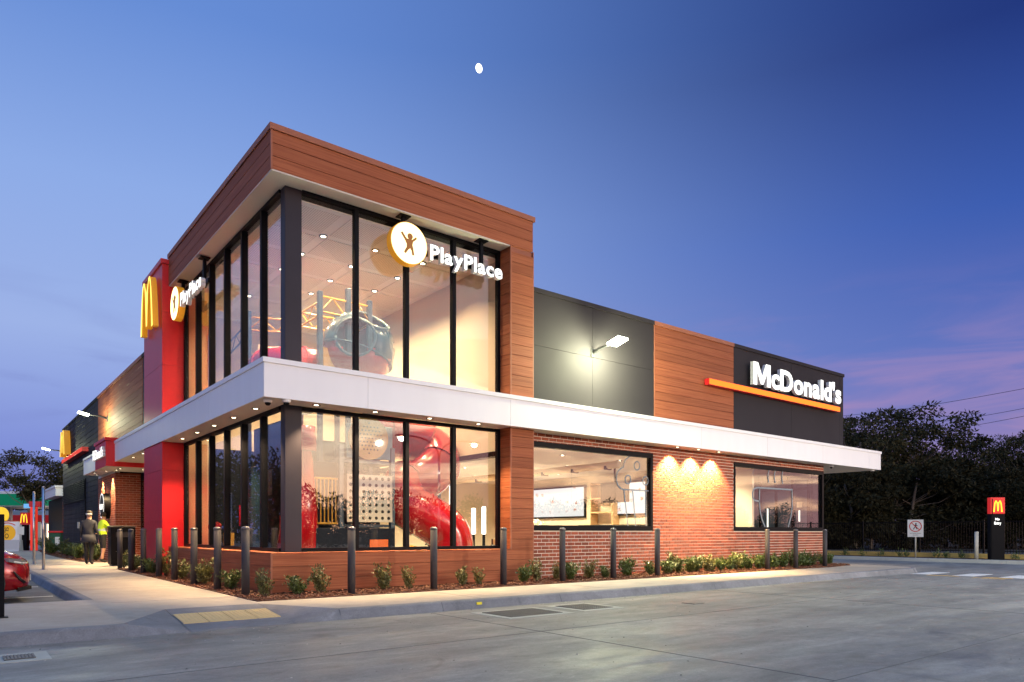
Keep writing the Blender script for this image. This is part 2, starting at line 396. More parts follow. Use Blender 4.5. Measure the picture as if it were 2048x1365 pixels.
M_KERBFAR = concrete('pale_kerb_concrete', (0.40, 0.40, 0.34), (1.0, 1.0, 1.0), 0.1, 0.08, 0.8, 0.1)
M_ASPH = concrete('bay_asphalt', (0.10, 0.10, 0.10), (1, 1, 1), 0.12, 0.25, 0.8, 0.2)
M_MULCH = mat('bark_mulch', (0.075, 0.028, 0.014), 0.9, var=0.5, scale=30, bump=1.0, bscale=45)
M_CHIP = mat('bark_chip', (0.15, 0.055, 0.025), 0.85, rnd=0.5, isl=True)
M_PAINTW = mat('road_paint_white', (0.62, 0.62, 0.60), 0.7, var=0.15, scale=9)
M_PAINTY = mat('road_paint_yellow', (0.62, 0.38, 0.10), 0.7, var=0.2, scale=9)
M_TACT = mat('tactile_tile', (0.62, 0.44, 0.20), 0.7, var=0.08, scale=12, rnd=0.07)
M_JOINT = mat('joint_filler', (0.10, 0.10, 0.10), 0.9)

def struct(o, label): return tag(o, label, None, None, 'structure')
g = MB(); g.quad((-900, -900, -0.17), (900, -900, -0.17), (900, 900, -0.17), (-900, 900, -0.17))
struct(g.build('ground', M_SOIL), 'dark open ground reaching to the horizon')
g = MB(); g.quad((-70, -70, -0.15), (28.72, -70, -0.15), (28.72, 90, -0.15), (-70, 90, -0.15))
road = struct(g.build('road', M_ROAD), 'grey streaked concrete driveway wrapping round the restaurant')
# saw-cut joints in the driveway slab
for p0, p1 in (((-12, -5.6), (28.6, -5.6)), ((-12, -9.4), (28.6, -9.4)), ((1.45, -9.4), (1.45, -3.0)), ((8.6, -12), (8.6, -3.0)), ((15.9, -12), (15.9, -3.0)), ((-5.6, -12), (-5.6, -3.0))):
    q = MB(); w = 0.006
    if p0[1] == p1[1]: q.box(p0[0], p1[0], p0[1] - w, p0[1] + w, -0.1495, -0.1478)
    else: q.box(p0[0] - w, p0[0] + w, p0[1], p1[1], -0.1497, -0.1474)
    q.build('slab_joint', M_JOINT, road)
g = MB(); g.quad((-40, 1.15, -0.146), (-2.74, 1.15, -0.146), (-2.74, 34, -0.146), (-40, 34, -0.146))
bays = struct(g.build('parking_bays', M_ASPH), 'dark asphalt parking bays left of the entrance path')
for yy in (4.1, 7.2, 10.3, 13.4, 16.3):
    bx('bay_line', M_PAINTW, bays, -8.0, -2.85, yy - 0.04, yy + 0.04, -0.1455, -0.1425)
bx('bay_edge', M_PAVE, bays, -40, -2.74, 1.02, 1.15, -0.145, -0.03)

poly = [(-12, -2.72), (-2.76, -2.72), (-2.0, -1.32), (-0.67, -1.30), (-0.02, -2.72), (19.1, -2.72)]
poly += [(19.1 + 0.95 * math.sin(R(a)), -1.77 - 0.95 * math.cos(R(a))) for a in (15, 30, 45, 60, 75, 90)]
poly += [(20.05, 60), (-2.58, 60), (-2.58, 1.02), (-12, 1.02)]
q = MB(); q.prism(poly, -0.4, 0.0)
pave = struct(q.build('pavement', M_PAVE), 'pale concrete footpath around the restaurant')
for xx in (2.6, 5.8, 9.0, 12.2, 15.4, 18.4):
    bx('path_joint', M_JOINT, pave, xx - 0.003, xx + 0.003, -2.70, -1.02, -0.002, 0.0012)
for yy in (0.2, 3.4, 6.6, 9.8, 13.0, 18.0, 24.0):
    bx('path_joint', M_JOINT, pave, -2.45, -0.6, yy - 0.003, yy + 0.003, -0.002, 0.0012)

def kerb_profile_block(p0, p1, nrm_, name, parent, m=None, top=0.0, bot=-0.15, d=0.0):
    # kerb stone from p0 to p1; nrm_ points to the road
    n = Vector((nrm_[0], nrm_[1], 0)); a = Vector((p0[0], p0[1], 0)); b = Vector((p1[0], p1[1], 0))
    t = (b - a).normalized(); a = a + t * 0.004; b = b - t * 0.004
    prof = [(0.0, top), (0.10, top), (0.125, top - 0.008), (0.14, top - 0.025), (0.15, top - 0.05), (0.20, bot), (0.20, bot - 0.1), (0.0, bot - 0.1)]
    vv = [(e + n * o_).to_tuple()[:2] + (z_,) for e in (a, b) for o_, z_ in prof]
    k = len(prof)
    fs = [tuple(range(k)), tuple(range(k, 2 * k))[::-1]] + [(i, k + i, k + (i + 1) % k, (i + 1) % k) for i in range(k)]
    q = MB(); q.add(vv, fs)
    o = q.build(name, m or M_KERB, parent)
    bm = bmesh.new(); bm.from_mesh(o.data); bmesh.ops.recalc_face_normals(bm, faces=bm.faces); bm.to_mesh(o.data); bm.free()
    return o
kerb = empty('kerb', (0, 0, 0)); struct(kerb, 'grey concrete kerb along the footpath edge')
jx = [-0.02, 1.72, 4.25, 6.57, 8.85, 10.95, 13.25, 15.5, 17.3, 19.1]
for a, b in zip(jx[:-1], jx[1:]): kerb_profile_block((a, -2.722), (b, -2.722), (0, -1), 'kerb_stone', kerb)
for a, b in ((-12, -9.6), (-9.6, -7.2), (-7.2, -5.0), (-5.0, -2.76)): kerb_profile_block((a, -2.722), (b, -2.722), (0, -1), 'kerb_stone', kerb)
ang = [0, 15, 30, 45, 60, 75, 90]
for a, b in zip(ang[:-1], ang[1:]):
    mid = R((a + b) / 2)
    kerb_profile_block((19.1 + 0.952 * math.sin(R(a)), -1.77 - 0.952 * math.cos(R(a))), (19.1 + 0.952 * math.sin(R(b)), -1.77 - 0.952 * math.cos(R(b))), (math.sin(mid), -math.cos(mid)), 'kerb_stone', kerb)
for k in range(12): kerb_profile_block((20.052, -1.77 + 2.4 * k), (20.052, -1.77 + 2.4 * (k + 1)), (1, 0), 'kerb_stone', kerb)
for k in range(14): kerb_profile_block((-2.582, 1.0 + 2.2 * k), (-2.582, 1.0 + 2.2 * (k + 1)), (-1, 0), 'kerb_stone', kerb)
# yellow reflector stuck on the kerb
tg = bx('kerb_tag', mat('kerb_tag_yellow', (0.75, 0.62, 0.02), 0.5), kerb, 2.38, 2.48, -2.902, -2.884, -0.085, -0.045)

ramp = empty('kerb_ramp', (-1.35, -2.0, 0)); struct(ramp, 'dropped kerb ramp with tactile paving at the path corner')
RI = Matrix.Translation((1.35, 2.0, 0))
def ramped(q, name, m):
    q.v = [tuple(RI @ Vector(p)) for p in q.v]; return q.build(name, m, ramp)
q = MB(); q.add([(-2.0, -1.32, 0), (-0.67, -1.30, 0), (-0.70, -2.93, -0.146), (-2.04, -2.93, -0.146), (-2.0, -1.32, -.3), (-0.67, -1.30, -.3), (-0.70, -2.93, -.3), (-2.04, -2.93, -.3)],
                [(3, 2, 1, 0), (2, 3, 7, 6)]); ramped(q, 'ramp_slope', M_KERB)
q = MB(); q.add([(-2.006, -1.325, 0), (-2.765, -2.72, 0), (-2.765, -2.83, -0.004), (-2.765, -2.93, -0.15), (-2.046, -2.935, -0.148)], [(1, 4, 0), (1, 2, 4), (2, 3, 4)]); ramped(q, 'ramp_wing', M_KERB)
q = MB(); q.add([(-0.664, -1.305, 0), (-0.015, -2.72, 0), (-0.015, -2.83, -0.004), (-0.015, -2.93, -0.15), (-0.694, -2.935, -0.148)], [(0, 4, 1), (1, 4, 2), (2, 4, 3)]); ramped(q, 'ramp_wing', M_KERB)
rz_ = lambda y: -0.146 * (-1.31 - y) / 1.62
for k in range(4):
    x0 = -1.985 + k * 0.325; x1 = x0 + 0.313; y0, y1 = -2.42, -1.76
    q = MB(); sk = lambda x, y: x - 0.03 * (-1.3 - y) / 1.6
    q.add([(sk(x0, y0), y0, rz_(y0) + 0.008), (sk(x1, y0), y0, rz_(y0) + 0.008), (sk(x1, y1), y1, rz_(y1) + 0.008), (sk(x0, y1), y1, rz_(y1) + 0.008),
           (sk(x0, y0), y0, rz_(y0) - 0.01), (sk(x1, y0), y0, rz_(y0) - 0.01), (sk(x1, y1), y1, rz_(y1) - 0.01), (sk(x0, y1), y1, rz_(y1) - 0.01)],
          [(0, 1, 2, 3), (0, 4, 5, 1), (1, 5, 6, 2), (2, 6, 7, 3), (3, 7, 4, 0)])
    for i in range(6):
        for j in range(12):
            cx_ = x0 + 0.027 + i * 0.053; cy_ = y0 + 0.03 + j * 0.0545; cz = rz_(cy_) + 0.008; cx_ = sk(cx_, cy_)
            q.add([(cx_ - .015, cy_ - .015, cz), (cx_ + .015, cy_ - .015, cz), (cx_ + .015, cy_ + .015, cz), (cx_ - .015, cy_ + .015, cz),
                   (cx_ - .009, cy_ - .009, cz + .006), (cx_ + .009, cy_ - .009, cz + .006), (cx_ + .009, cy_ + .009, cz + .006), (cx_ - .009, cy_ + .009, cz + .006)],
                  [(4, 5, 6, 7), (0, 1, 5, 4), (1, 2, 6, 5), (2, 3, 7, 6), (3, 0, 4, 7)])
    ramped(q, 'tactile_tile', M_TACT)

# grit, leaf crumbs and pale specks swept over the drive
vv = []; ff = []
for k in range(900):
    x = rng.uniform(-5.5, 22); y = -3.0 - abs(rng.gauss(0, 3.2)) if k % 3 else -2.96 - rng.random() * .12; l = rng.uniform(.004, .016); a = rng.uniform(0, 6.28); n = len(vv)
    if y < -12: continue
    for i in range(5): vv.append((x + l * math.cos(a + i * 1.26) * rng.uniform(.6, 1.2), y + l * math.sin(a + i * 1.26) * rng.uniform(.6, 1.2), -.1492))
    vv.append((x, y, -.1488 + l * .5)); ff += [(n + i, n + (i + 1) % 5, n + 5) for i in range(5)]
me = bpy.data.meshes.new('road_grit'); me.from_pydata(vv, [], ff); me.materials.append(mat('grit', (.34, .31, .27), .9, rnd=.8, isl=True)); tag(link('road_grit', me), 'pale grit and crumbs scattered over the concrete drive', 'grit', None, 'stuff')
# garden beds
def inside(poly, x, y):
    c = False; n = len(poly); j = n - 1
    for i in range(n):
        if (poly[i][1] > y) != (poly[j][1] > y) and x < (poly[j][0] - poly[i][0]) * (y - poly[i][1]) / (poly[j][1] - poly[i][1]) + poly[i][0]: c = not c
        j = i
    return c
bed1 = [(-0.58, -1.02), (17.5, -1.0), (19.4, -0.75), (19.9, -0.3), (19.9, 0.28), (6.06, 0.28), (6.06, -0.01), (-0.01, -0.01), (-0.01, 7.5), (-0.16, 7.53), (-0.16, 9.75), (0.3, 9.75), (0.3, 11.5), (-0.52, 11.5)]
bed2 = [(0.40, 17.9), (0.0, 17.7), (-0.62, 19.0), (-0.72, 24.0), (-0.66, 32), (-0.2, 41), (0.40, 41)]
for poly_, lb, nchip in ((bed1, 'red-brown bark mulch bed along the restaurant front and corner', 5200), (bed2, 'bark mulch bed along the dark side wall', 700)):
    q = MB(); q.prism(poly_, -0.02, 0.012); bo = q.build('garden_bed', M_MULCH); struct(bo, lb)
    xs = [p[0] for p in poly_]; ys = [p[1] for p in poly_]; vv = []; ff = []; c = 0
    while c < nchip:
        x = rng.uniform(min(xs), max(xs)); y = rng.uniform(min(ys), max(ys))
        if not inside(poly_, x, y): continue
        if x > 12 and rng.random() < 0.4: continue
        l, w, h = rng.uniform(.02, .055), rng.uniform(.008, .02), rng.uniform(.004, .01)
        a = rng.uniform(0, 6.28); tl = rng.uniform(-.5, .5); z = 0.012 + rng.uniform(0.0, 0.028); ca, sa = math.cos(a), math.sin(a)
        n = len(vv)
        for sx, sy, sz in ((-1, -1, -1), (1, -1, -1), (1, 1, -1), (-1, 1, -1), (-1, -1, 1), (1, -1, 1), (1, 1, 1), (-1, 1, 1)):
            vv.append((x + sx * l * ca - sy * w * sa, y + sx * l * sa + sy * w * ca, z + sz * h + sx * l * tl * .5))
        ff += [tuple(n + i for i in f) for f in ((4, 5, 6, 7), (0, 1, 5, 4), (1, 2, 6, 5), (2, 3, 7, 6), (3, 0, 4, 7))]; c += 1
    me = bpy.data.meshes.new('bark_chips'); me.from_pydata(vv, [], ff); me.materials.append(M_CHIP)
    tag(link('bark_chips', me), 'loose bark chips scattered over ' + ('the front bed' if poly_ is bed1 else 'the side wall bed'), 'mulch', None, 'stuff')

# far side of the drive: kerb, strip, retaining sleepers
fk = empty('far_kerb'); struct(fk, 'pale concrete kerb on the far side of the drive')
for k in range(18):
    y0 = -20 + 2.9 * k + 0.12; kerb_profile_block((28.80, y0), (28.80, y0 + 2.9), (-1, 0), 'kerb_stone', fk, M_KERBFAR)
q = MB(); q.box(28.80, 30.35, -40, 60, -0.3, -0.01); struct(q.build('planting_strip', M_MULCH), 'narrow mulch strip behind the far kerb')
q = MB(); q.box(30.46, 300, -160, 200, -0.3, 0.16); struct(q.build('bank', M_SOIL), 'dark raised bank under the trees beyond the fence')
# painted crossing and lettering on the drive
mk = empty('road_markings'); struct(mk, 'worn white and yellow paint across the drive')
for y0, y1 in ((-3.55, -3.02), (-4.72, -4.18), (-5.95, -5.35), (-7.15, -6.6), (-8.4, -7.8)):
    q = MB(); q.box(18.45, 20.05, y0, y1, -0.1492, -0.1452); q.build('crossing_bar', M_PAINTW, mk)
for y0, y1 in ((-4.42, -3.62), (-5.75, -5.05), (-7.0, -6.2)):
    q = MB(); q.box(18.1, 18.3, y0, y1, -0.1492, -0.1448); q.build('dash_line', M_PAINTY, mk)

# ------------------------------------------------------------------ the restaurant building
B = empty('restaurant_building', (0, 0, 0), 0, 'fast food restaurant with glazed play tower, timber-look cladding and brick walls', 'building')
def bd(name, m, parent, *a, b=0.004): return bx(name, m, parent, *a, b=b)

# --- tower fascia, column and plinth
fas = MB(); fas.box(.03, 6.0, .03, .34, 7.53, 8.2); fas.box(.03, .34, .34, 7.6, 7.53, 8.2); FAS = fas.build('fascia', M_WOODTRIM, B)
for k in range(3):
    z0 = 7.52 + .23 * k
    bd('board', M_WOOD, FAS, .03, 6.02, 0, .03, z0 + .003, z0 + .225)
    bd('board', M_WOOD, FAS, 0, .03, .03, 7.6, z0 + .003, z0 + .225)
bx('corner_trim', M_WOODTRIM, FAS, -.003, .029, -.003, .029, 7.515, 8.21)
q = MB(); q.box(-.025, 6.07, -.025, .42, 8.213, 8.32); q.box(-.025, .42, .42, 7.56, 8.213, 8.32); q.build('coping', M_WOODTRIM, FAS)
q = MB(); q.box(.012, 5.36, .012, .47, 7.495, 7.529); q.box(.012, .47, .47, 7.52, 7.495, 7.529); q.build('soffit', M_SOFFIT, FAS)
COLM = bx('timber_column', M_WOODTRIM, B, 5.40, 6.0, .03, .62, 0, 7.52)
PL = MB(); PL.box(.03, 5.398, .03, .36, 0, .68); PL.box(.03, .36, .362, 7.53, 0, .68); PLI = PL.build('plinth', M_WOODTRIM, B)
for k in range(32):
    z0 = .04 + .23 * k; z1 = z0 + .224
    if z0 > 7.3: break
    if k < 3:
        bd('board', M_WOOD, PLI, .03, 6.02, 0, .03, z0, z1); bd('board', M_WOOD, PLI, 0, .03, .03, 7.53, z0, z1)
    elif z1 < 3.5 or z0 > 3.95:
        z1 = min(z1, 7.515)
        bd('board', M_WOOD, COLM, 5.40, 6.02, 0, .03, z0, z1); bd('board', M_WOOD, COLM, 5.37, 5.40, .03, .39, z0, z1)
bx('corner_trim', M_WOODTRIM, COLM, 5.366, 5.398, -.003, .028, .73, 7.518)
bx('edge_trim', M_WOODTRIM, COLM, 6.02, 6.045, .0, .29, 0, 7.52)
bx('corner_trim', M_WOODTRIM, PLI, -.004, .029, -.004, .029, .03, .735)
q = MB(); q.box(-.004, 5.364, -.006, .40, .728, .742); q.box(-.006, .40, .402, 7.53, .728, .742); q.build('ledge', M_WOOD, PLI)
bx('base_flashing', M_FRAME, PLI, .02, 6.0, .006, .03, 0, .036)

# --- tower glazing
POST = bd('corner_post', M_POST, B, .40, .72, .40, .62, .742, 7.495, b=.006)
FX = [.72, 1.82, 2.95, 4.11, 5.31]; LY = [.62, 1.57, 2.76, 3.94, 5.11, 6.28, 7.42]
def glazing(z0, z1, nm):
    w = MB(); w.box(.721, 5.36, .37, .47, z1 - .07, z1); w.box(.721, 5.36, .37, .47, z0, z0 + .07); w.box(5.29, 5.362, .372, .468, z0 + .07, z1 - .07)
    W1 = w.build('window', M_FRAME, B)
    for x in FX[1:-1]: bd('mullion', M_FRAME, W1, x - .045, x + .045, .36, .48, z0 + .07, z1 - .07)
    for a, b in zip(FX[:-1], FX[1:]):
        bx('pane', M_GLASS, W1, a + .03 if a > .8 else a + .001, b - .03, .415, .425, z0 + .05, z1 - .05)
    w = MB(); w.box(.37, .47, .621, 7.53, z1 - .07, z1); w.box(.37, .47, .621, 7.53, z0, z0 + .07); w.box(.372, .468, 7.42, 7.528, z0 + .07, z1 - .07)
    W2 = w.build('window', M_FRAME, B)
    for y in LY[1:-1]: bd('mullion', M_FRAME, W2, .35, .48, y - .045, y + .045, z0 + .07, z1 - .07)
    for a, b in zip(LY[:-1], LY[1:]):
        bx('pane', M_GLASS, W2, .415, .425, a + .03 if a > .8 else a + .001, b - .03, z0 + .05, z1 - .05)
    return W1, W2
glazing(.742, 3.452, 'lower'); glazing(4.02, 7.495, 'upper')
q = MB(); q.box(.36, 5.398, .36, .50, 3.48, 4.015); q.box(.36, .50, .50, 7.53, 3.48, 4.015); q.build('spandrel', M_DARK, B)

# --- white canopy
q = MB(); q.box(-.165, 22.86, -.165, .28, 4.06, 4.085); q.box(-.165, .30, .30, 14.17, 4.06, 4.085); q.box(19.7, 22.86, .281, 9.0, 4.06, 4.085); q.box(22.80, 22.86, -.16, 9, 3.475, 4.06)
CAN = q.build('canopy', M_WHITE, B)
cj = [-.19, 1.78, 5.22, 8.61, 12.0, 15.29, 18.63, 21.93, 22.86]
for a, b in zip(cj[:-1], cj[1:]): bx('panel', M_WHITE, CAN, a + .003, b - .003, -.19, -.168, 3.452, 4.045)
cl = [-.166, 3.1, 6.5, 9.9, 12.6, 14.18]
for a, b in zip(cl[:-1], cl[1:]): bx('panel', M_WHITE, CAN, -.19, -.168, a + .003, b - .003, 3.452, 4.045)
q = MB(); q.box(-.212, 22.90, -.212, -.10, 4.048, 4.135); q.box(-.212, -.10, -.098, 14.18, 4.048, 4.135); q.box(22.80, 22.90, -.098, 9.0, 4.048, 4.135); q.build('capping', M_WHITE, CAN)
bx('panel', M_WHITE, CAN, 22.862, 22.884, -.16, 9.0, 3.452, 4.045)
q = MB(); q.box(-.166, 5.364, -.166, .36, 3.454, 3.474); q.box(5.366, 6.044, -.166, -.006, 3.454, 3.474); q.box(6.046, 19.6, -.166, .298, 3.454, 3.474)
q.box(19.602, 22.86, -.166, 9.0, 3.454, 3.474); q.box(-.166, .36, .362, 7.53, 3.454, 3.474); q.box(-.166, 1.2, 9.76, 14.17, 3.454, 3.474); q.box(-.166, -.16, 7.53, 9.76, 3.454, 3.474)
q.build('soffit', M_SOFFIT, CAN)
def downlight(parent, x, y, z, power, ang=95, col=(1.0, 0.68, 0.35), tgt=None, r=.045):
    q = MB(); q.lathe([(r + .03, -.006), (r + .03, .012), (r, .012), (r, -.002), (1e-7, -.002)], (x, y, z), 14); q.f.pop(); q.m.pop(); q.smf.pop(); n = 14
    q.add([(x + (r + s2) * math.cos(2 * math.pi * i / n), y + (r + s2) * math.sin(2 * math.pi * i / n), z - .006) for s2 in (0, .03) for i in range(n)], [(i, n + i, n + (i + 1) % n, (i + 1) % n) for i in range(n)]); q.m = [0] * len(q.f)
    for i in range(3 * n, 4 * n): q.m[i] = 1
    o = q.build('downlight', [M_FRAME, M_LAMP], parent)
    if power: spot((x, y, z - .03), tgt or (x, y, z - 3), power, ang, .7, col, .02, parent)
    return o
for y in (1.13, 2.47, 3.84, 5.21, 6.57): downlight(CAN, .11, y, 3.452, 460)
for x in (.86, 2.06, 3.30, 4.53): downlight(CAN, x, .06, 3.452, 460)
for x in (11.22, 12.15, 13.1): downlight(CAN, x, .02, 3.452, 1500, 104, (1.0, .70, .32), (x, .26, 1.2))
downlight(CAN, .02, 12.2, 3.452, 700); downlight(CAN, .05, 10.9, 3.452, 330); downlight(CAN, 21.6, 1.6, 3.452, 400, 120)

# --- front brick wall
WZ0, WZ1 = 1.205, 3.20
wins = [(6.075, 10.50), (14.25, 19.56)]
q = MB(); q.box(6.05, 10.5, .312, .5, 0, WZ0); q.box(6.05, 10.5, .312, .5, WZ1, 3.474); q.box(10.5, 14.25, .312, .5, 0, 3.474)
q.box(14.25, 19.59, .312, .5, 0, WZ0); q.box(14.25, 19.59, .312, .5, WZ1, 3.474)
BW = q.build('brick_wall', M_MORTAR, B)
q = MB(); q.cbox(-.111, .111, 0, .03, -.0355, .0355, b=.004); ME_BRICK = q.mesh('brick', M_BRICK)
q = MB(); q.cbox(-.0525, .0525, 0, .03, -.038, .038, b=.004); ME_HALF = q.mesh('brick', M_BRICK)
cells = []
for r_ in range(40):
    z = .052 + .0862 * r_
    if z + .038 > 3.452: break
    x = 6.065 if r_ % 2 == 0 else 6.065 - .12
    while x < 19.56:
        x0, x1 = x, x + .23
        segs = [(max(x0, 6.065), min(x1, 19.6))]
        if z + .038 > WZ0 and z - .038 < WZ1:
            out = []
            for s0, s1 in segs:
                for w0, w1 in wins:
                    if s0 < w1 and s1 > w0:
                        if s0 < w0 - .02: out.append((s0, w0 - .005))
                        s0 = max(s0, w1 + .005)
                if s1 - s0 > .02: out.append((s0, s1))
            segs = out
        for s0, s1 in segs:
            if s1 - s0 > .03: cells.append((s0, s1, z))
        x += .24
cells.sort(key=lambda c: c[0] + abs(c[2] - 1.3) * .4)
far = MB()
for i, (s0, s1, z) in enumerate(cells):
    jy = rng.uniform(-.002, .002)
    if i < 300:
        full = abs(s1 - s0 - .23) < .002
        o = link('brick', ME_BRICK if full else ME_HALF, BW)
        o.location = ((s0 + s1) / 2, .30 + jy, z)
        if not full: o.scale = ((s1 - s0) / .105, 1, 1)
    else:
        far.box(s0 + .002, s1 - .005, .30 + jy, .33, z - .0355, z + .0355)
fo = far.build('brick_courses', M_BRICK, BW); fo['kind'] = 'stuff'
M_DECAL = mat('frosted_decal', (0.20, 0.23, 0.26), 0.6)
def brick_window(x0, x1, joints):
    q = MB(); q.box(x0, x1, .27, .40, WZ1 - .075, WZ1 + .05); q.box(x0, x1, .27, .40, WZ0 - .05, WZ0 + .075); q.box(x0, x0 + .05, .272, .398, WZ0 + .075, WZ1 - .075); q.box(x1 - .10, x1, .272, .398, WZ0 + .075, WZ1 - .075)
    W = q.build('window', M_FRAME, B)
    e = [x0 + .05] + joints + [x1 - .10]
    for a, b in zip(e[:-1], e[1:]): bx('pane', M_GLASS, W, a + .004, b - .004, .345, .355, WZ0 + .06, WZ1 - .06)
    return W
W3 = brick_window(6.05, 10.50, [7.55, 9.1]); W4 = brick_window(14.25, 19.56, [15.65, 17.35])
bx('side_jamb', M_FRAME, W4, 19.0, 19.46, .36, .45, WZ0 + .076, WZ1 - .076)
# line-drawing decals on the two brick-wall windows
def decal(W, strokes, y, w):
    q = MB()
    for st in strokes:
        st = [Vector((p[0], 0, p[1])) for p in st]
        for i, p in enumerate(st): pass
        L_, R_ = [], []
        for i, p in enumerate(st):
            d = (st[min(i + 1, len(st) - 1)] - st[max(i - 1, 0)]).normalized(); n = Vector((-d.z, 0, d.x)) * w / 2
            L_.append(p + n); R_.append(p - n)
        n = len(st); vv = [(p.x, y, p.z) for p in L_ + R_] + [(p.x, y + .002, p.z) for p in L_ + R_]
        fs = []
        for i in range(n - 1): fs += [(i, i + 1, n + i + 1, n + i), (2 * n + i, 3 * n + i, 3 * n + i + 1, 2 * n + i + 1)]
        q.add(vv, fs)
    return q.build('decal', M_DECAL, W)
def px_stroke(pts, y=.34): return [(ony(a, b, y)[0], ony(a, b, y)[2]) for a, b in pts]
def circ(cx_, cy_, rx, ry, y=.34, n=20): return px_stroke([(cx_ + rx * math.cos(2 * math.pi * i / n), cy_ + ry * math.sin(2 * math.pi * i / n)) for i in range(n + 1)], y)
def z8(a, b): return (1040 + a / 4.016, 840 + b / 4.015)
decal(W3, [px_stroke([z8(*p) for p in ((935, 287), (905, 288), (872, 297), (848, 322), (835, 352), (833, 380), (808, 392), (786, 415), (774, 450), (775, 490), (790, 530), (815, 555), (835, 560), (1045, 572))]),
           px_stroke([z8(835, 562), z8(850, 700), z8(868, 855)]), px_stroke([z8(905, 570), z8(930, 855)]), px_stroke([z8(1010, 574), z8(1012, 855)]),
           circ(*z8(940, 369), 22 / 4.0, 34 / 4.0), circ(*z8(868, 480), 22 / 4.0, 34 / 4.0), circ(*z8(1008, 490), 22 / 4.0, 34 / 4.0)], .338, .036)
def zB(a, b): return (1300 + a / 4.0146, 840 + b / 4.0146)
decal(W4, [px_stroke([zB(*p) for p in ((1145, 562), (860, 545), (835, 555), (823, 590), (825, 620), (840, 648), (880, 655))]),
           px_stroke([zB(*p) for p in ((880, 558), (878, 660), (885, 740), (900, 800), (925, 862))]),
           px_stroke([zB(*p) for p in ((1141, 563), (1142, 700), (1132, 780), (1110, 862))]),
           px_stroke([zB(*p) for p in ((955, 405), (948, 440), (948, 470), (955, 508))]), px_stroke([zB(*p) for p in ((1006, 408), (999, 440), (999, 470), (1007, 508))]), px_stroke([zB(*p) for p in ((1066, 412), (1060, 445), (1059, 475), (1066, 515))])], .338, .055)

# --- upper front wall
q = MB(); q.box(6.0, 20.96, .33, .5, 4.1, 6.76); UW = q.build('upper_wall', M_FRAME, B)
for a, b, z0, z1 in ((6.05, 8.226, 4.06, 5.508), (8.232, 10.565, 4.06, 5.508), (6.05, 8.226, 5.514, 6.75), (8.232, 10.565, 5.514, 6.75), (14.24, 17.505, 4.06, 6.75), (17.511, 20.72, 4.06, 6.75), (20.726, 20.99, 4.06, 6.75)):
    bx('panel', M_DARK, UW, a, b, .30, .332, z0, z1)
for k in range(12):
    z0 = 4.06 + .225 * k; bd('board', M_WOOD, UW, 10.60, 14.235, .296, .332, z0, min(z0 + .219, 6.75))
bx('edge_trim', M_WOODTRIM, UW, 10.568, 10.597, .29, .331, 4.07, 6.75)
bx('coping', M_DARK, UW, 6.03, 10.566, .27, .52, 6.753, 6.86); bx('coping', M_DARK, UW, 14.24, 21.03, .27, .52, 6.753, 6.86)
bx('coping', M_WOODTRIM, UW, 10.569, 14.237, .268, .52, 6.753, 6.862)
q = MB(); q.box(20.94, 20.99, .334, 14, 4.06, 6.75); q.box(20.9, 21.03, .522, 14, 6.753, 6.86); q.build('side_panel', M_DARK, UW)
q = MB(); q.box(6.0, 20.9, .52, 33.5, 6.4, 6.5); q.box(.35, 5.98, .36, 9.3, 7.7, 7.85); q.box(.6, 5.98, 9.3, 33.5, 6.4, 6.5); q.build('roof', M_DARK, B)

# --- red corner column
RC = bx('red_column', M_RED, B, -.13, .36, 7.56, 9.72, 0, 8.05)
zj = [0, 1.40, 2.73, 4.10, 5.46, 6.82, 8.06]
for a, b in zip(zj[:-1], zj[1:]):
    bx('panel', M_RED, RC, -.15, .366, 7.538, 7.558, a + .004, b - .004)
    bx('panel', M_RED, RC, -.15, -.131, 7.561, 9.74, a + .004, b - .004)
bx('coping', M_RED, RC, -.19, .40, 7.50, 9.78, 8.062, 8.18)

# --- left side wall: timber, dark boards, brick pier, entry portal
q = MB(); q.box(.45, .6, 9.76, 34, 3.48, 6.76); q.box(.45, .6, 21.9, 34, 0, 3.48); q.box(.6, 20, 33.85, 34, 0, 6.4); SW = q.build('side_wall', M_FRAME, B)
for k in range(12):
    z0 = 4.06 + .225 * k; z1 = min(z0 + .219, 6.75)
    bd('board', M_WOOD, SW, .42, .452, 12.95, 21.87, z0, z1); bd('board', M_DARKB, SW, .424, .452, 9.76, 12.9, z0, z1)
for k in range(30):
    z0 = .0 + .225 * k; bd('board', M_DARKB, SW, .42, .452, 21.9, 34, z0 + .006, min(z0 + .217, 6.75), b=.008)
bx('coping', M_DARK, SW, .38, .65, 9.76, 12.92, 6.753, 6.86); bx('coping', M_DARK, SW, .38, .65, 21.9, 34.03, 6.753, 6.86)
bx('coping', M_WOODTRIM, SW, .378, .65, 12.93, 21.89, 6.753, 6.862)
lv = bx('louvre', M_FRAME, SW, .40, .418, 25.4, 33.8, 2.62, 3.62)
for k in range(11):
    z0 = 2.66 + .088 * k; q = MB(); q.add([(.34, 25.4, z0), (.34, 33.8, z0), (.40, 33.8, z0 + .05), (.40, 25.4, z0 + .05), (.34, 25.4, z0 - .012), (.34, 33.8, z0 - .012), (.40, 33.8, z0 + .038), (.40, 25.4, z0 + .038)],
        [(0, 1, 2, 3), (7, 6, 5, 4), (0, 4, 5, 1), (3, 2, 6, 7)]); q.build('slat', M_DARKB, lv)
dr = bx('service_door', M_FRAME, SW, .385, .418, 25.35, 27.0, .0, 2.60)
for k in range(20): bx('slat', M_DARKB, dr, .37, .384, 25.4, 26.95, .2 + .115 * k, .26 + .115 * k)
bx('switch_box', mat('switch_box_cream', (.6, .55, .45), .5), SW, .36, .418, 27.3, 27.75, 1.32, 1.62)
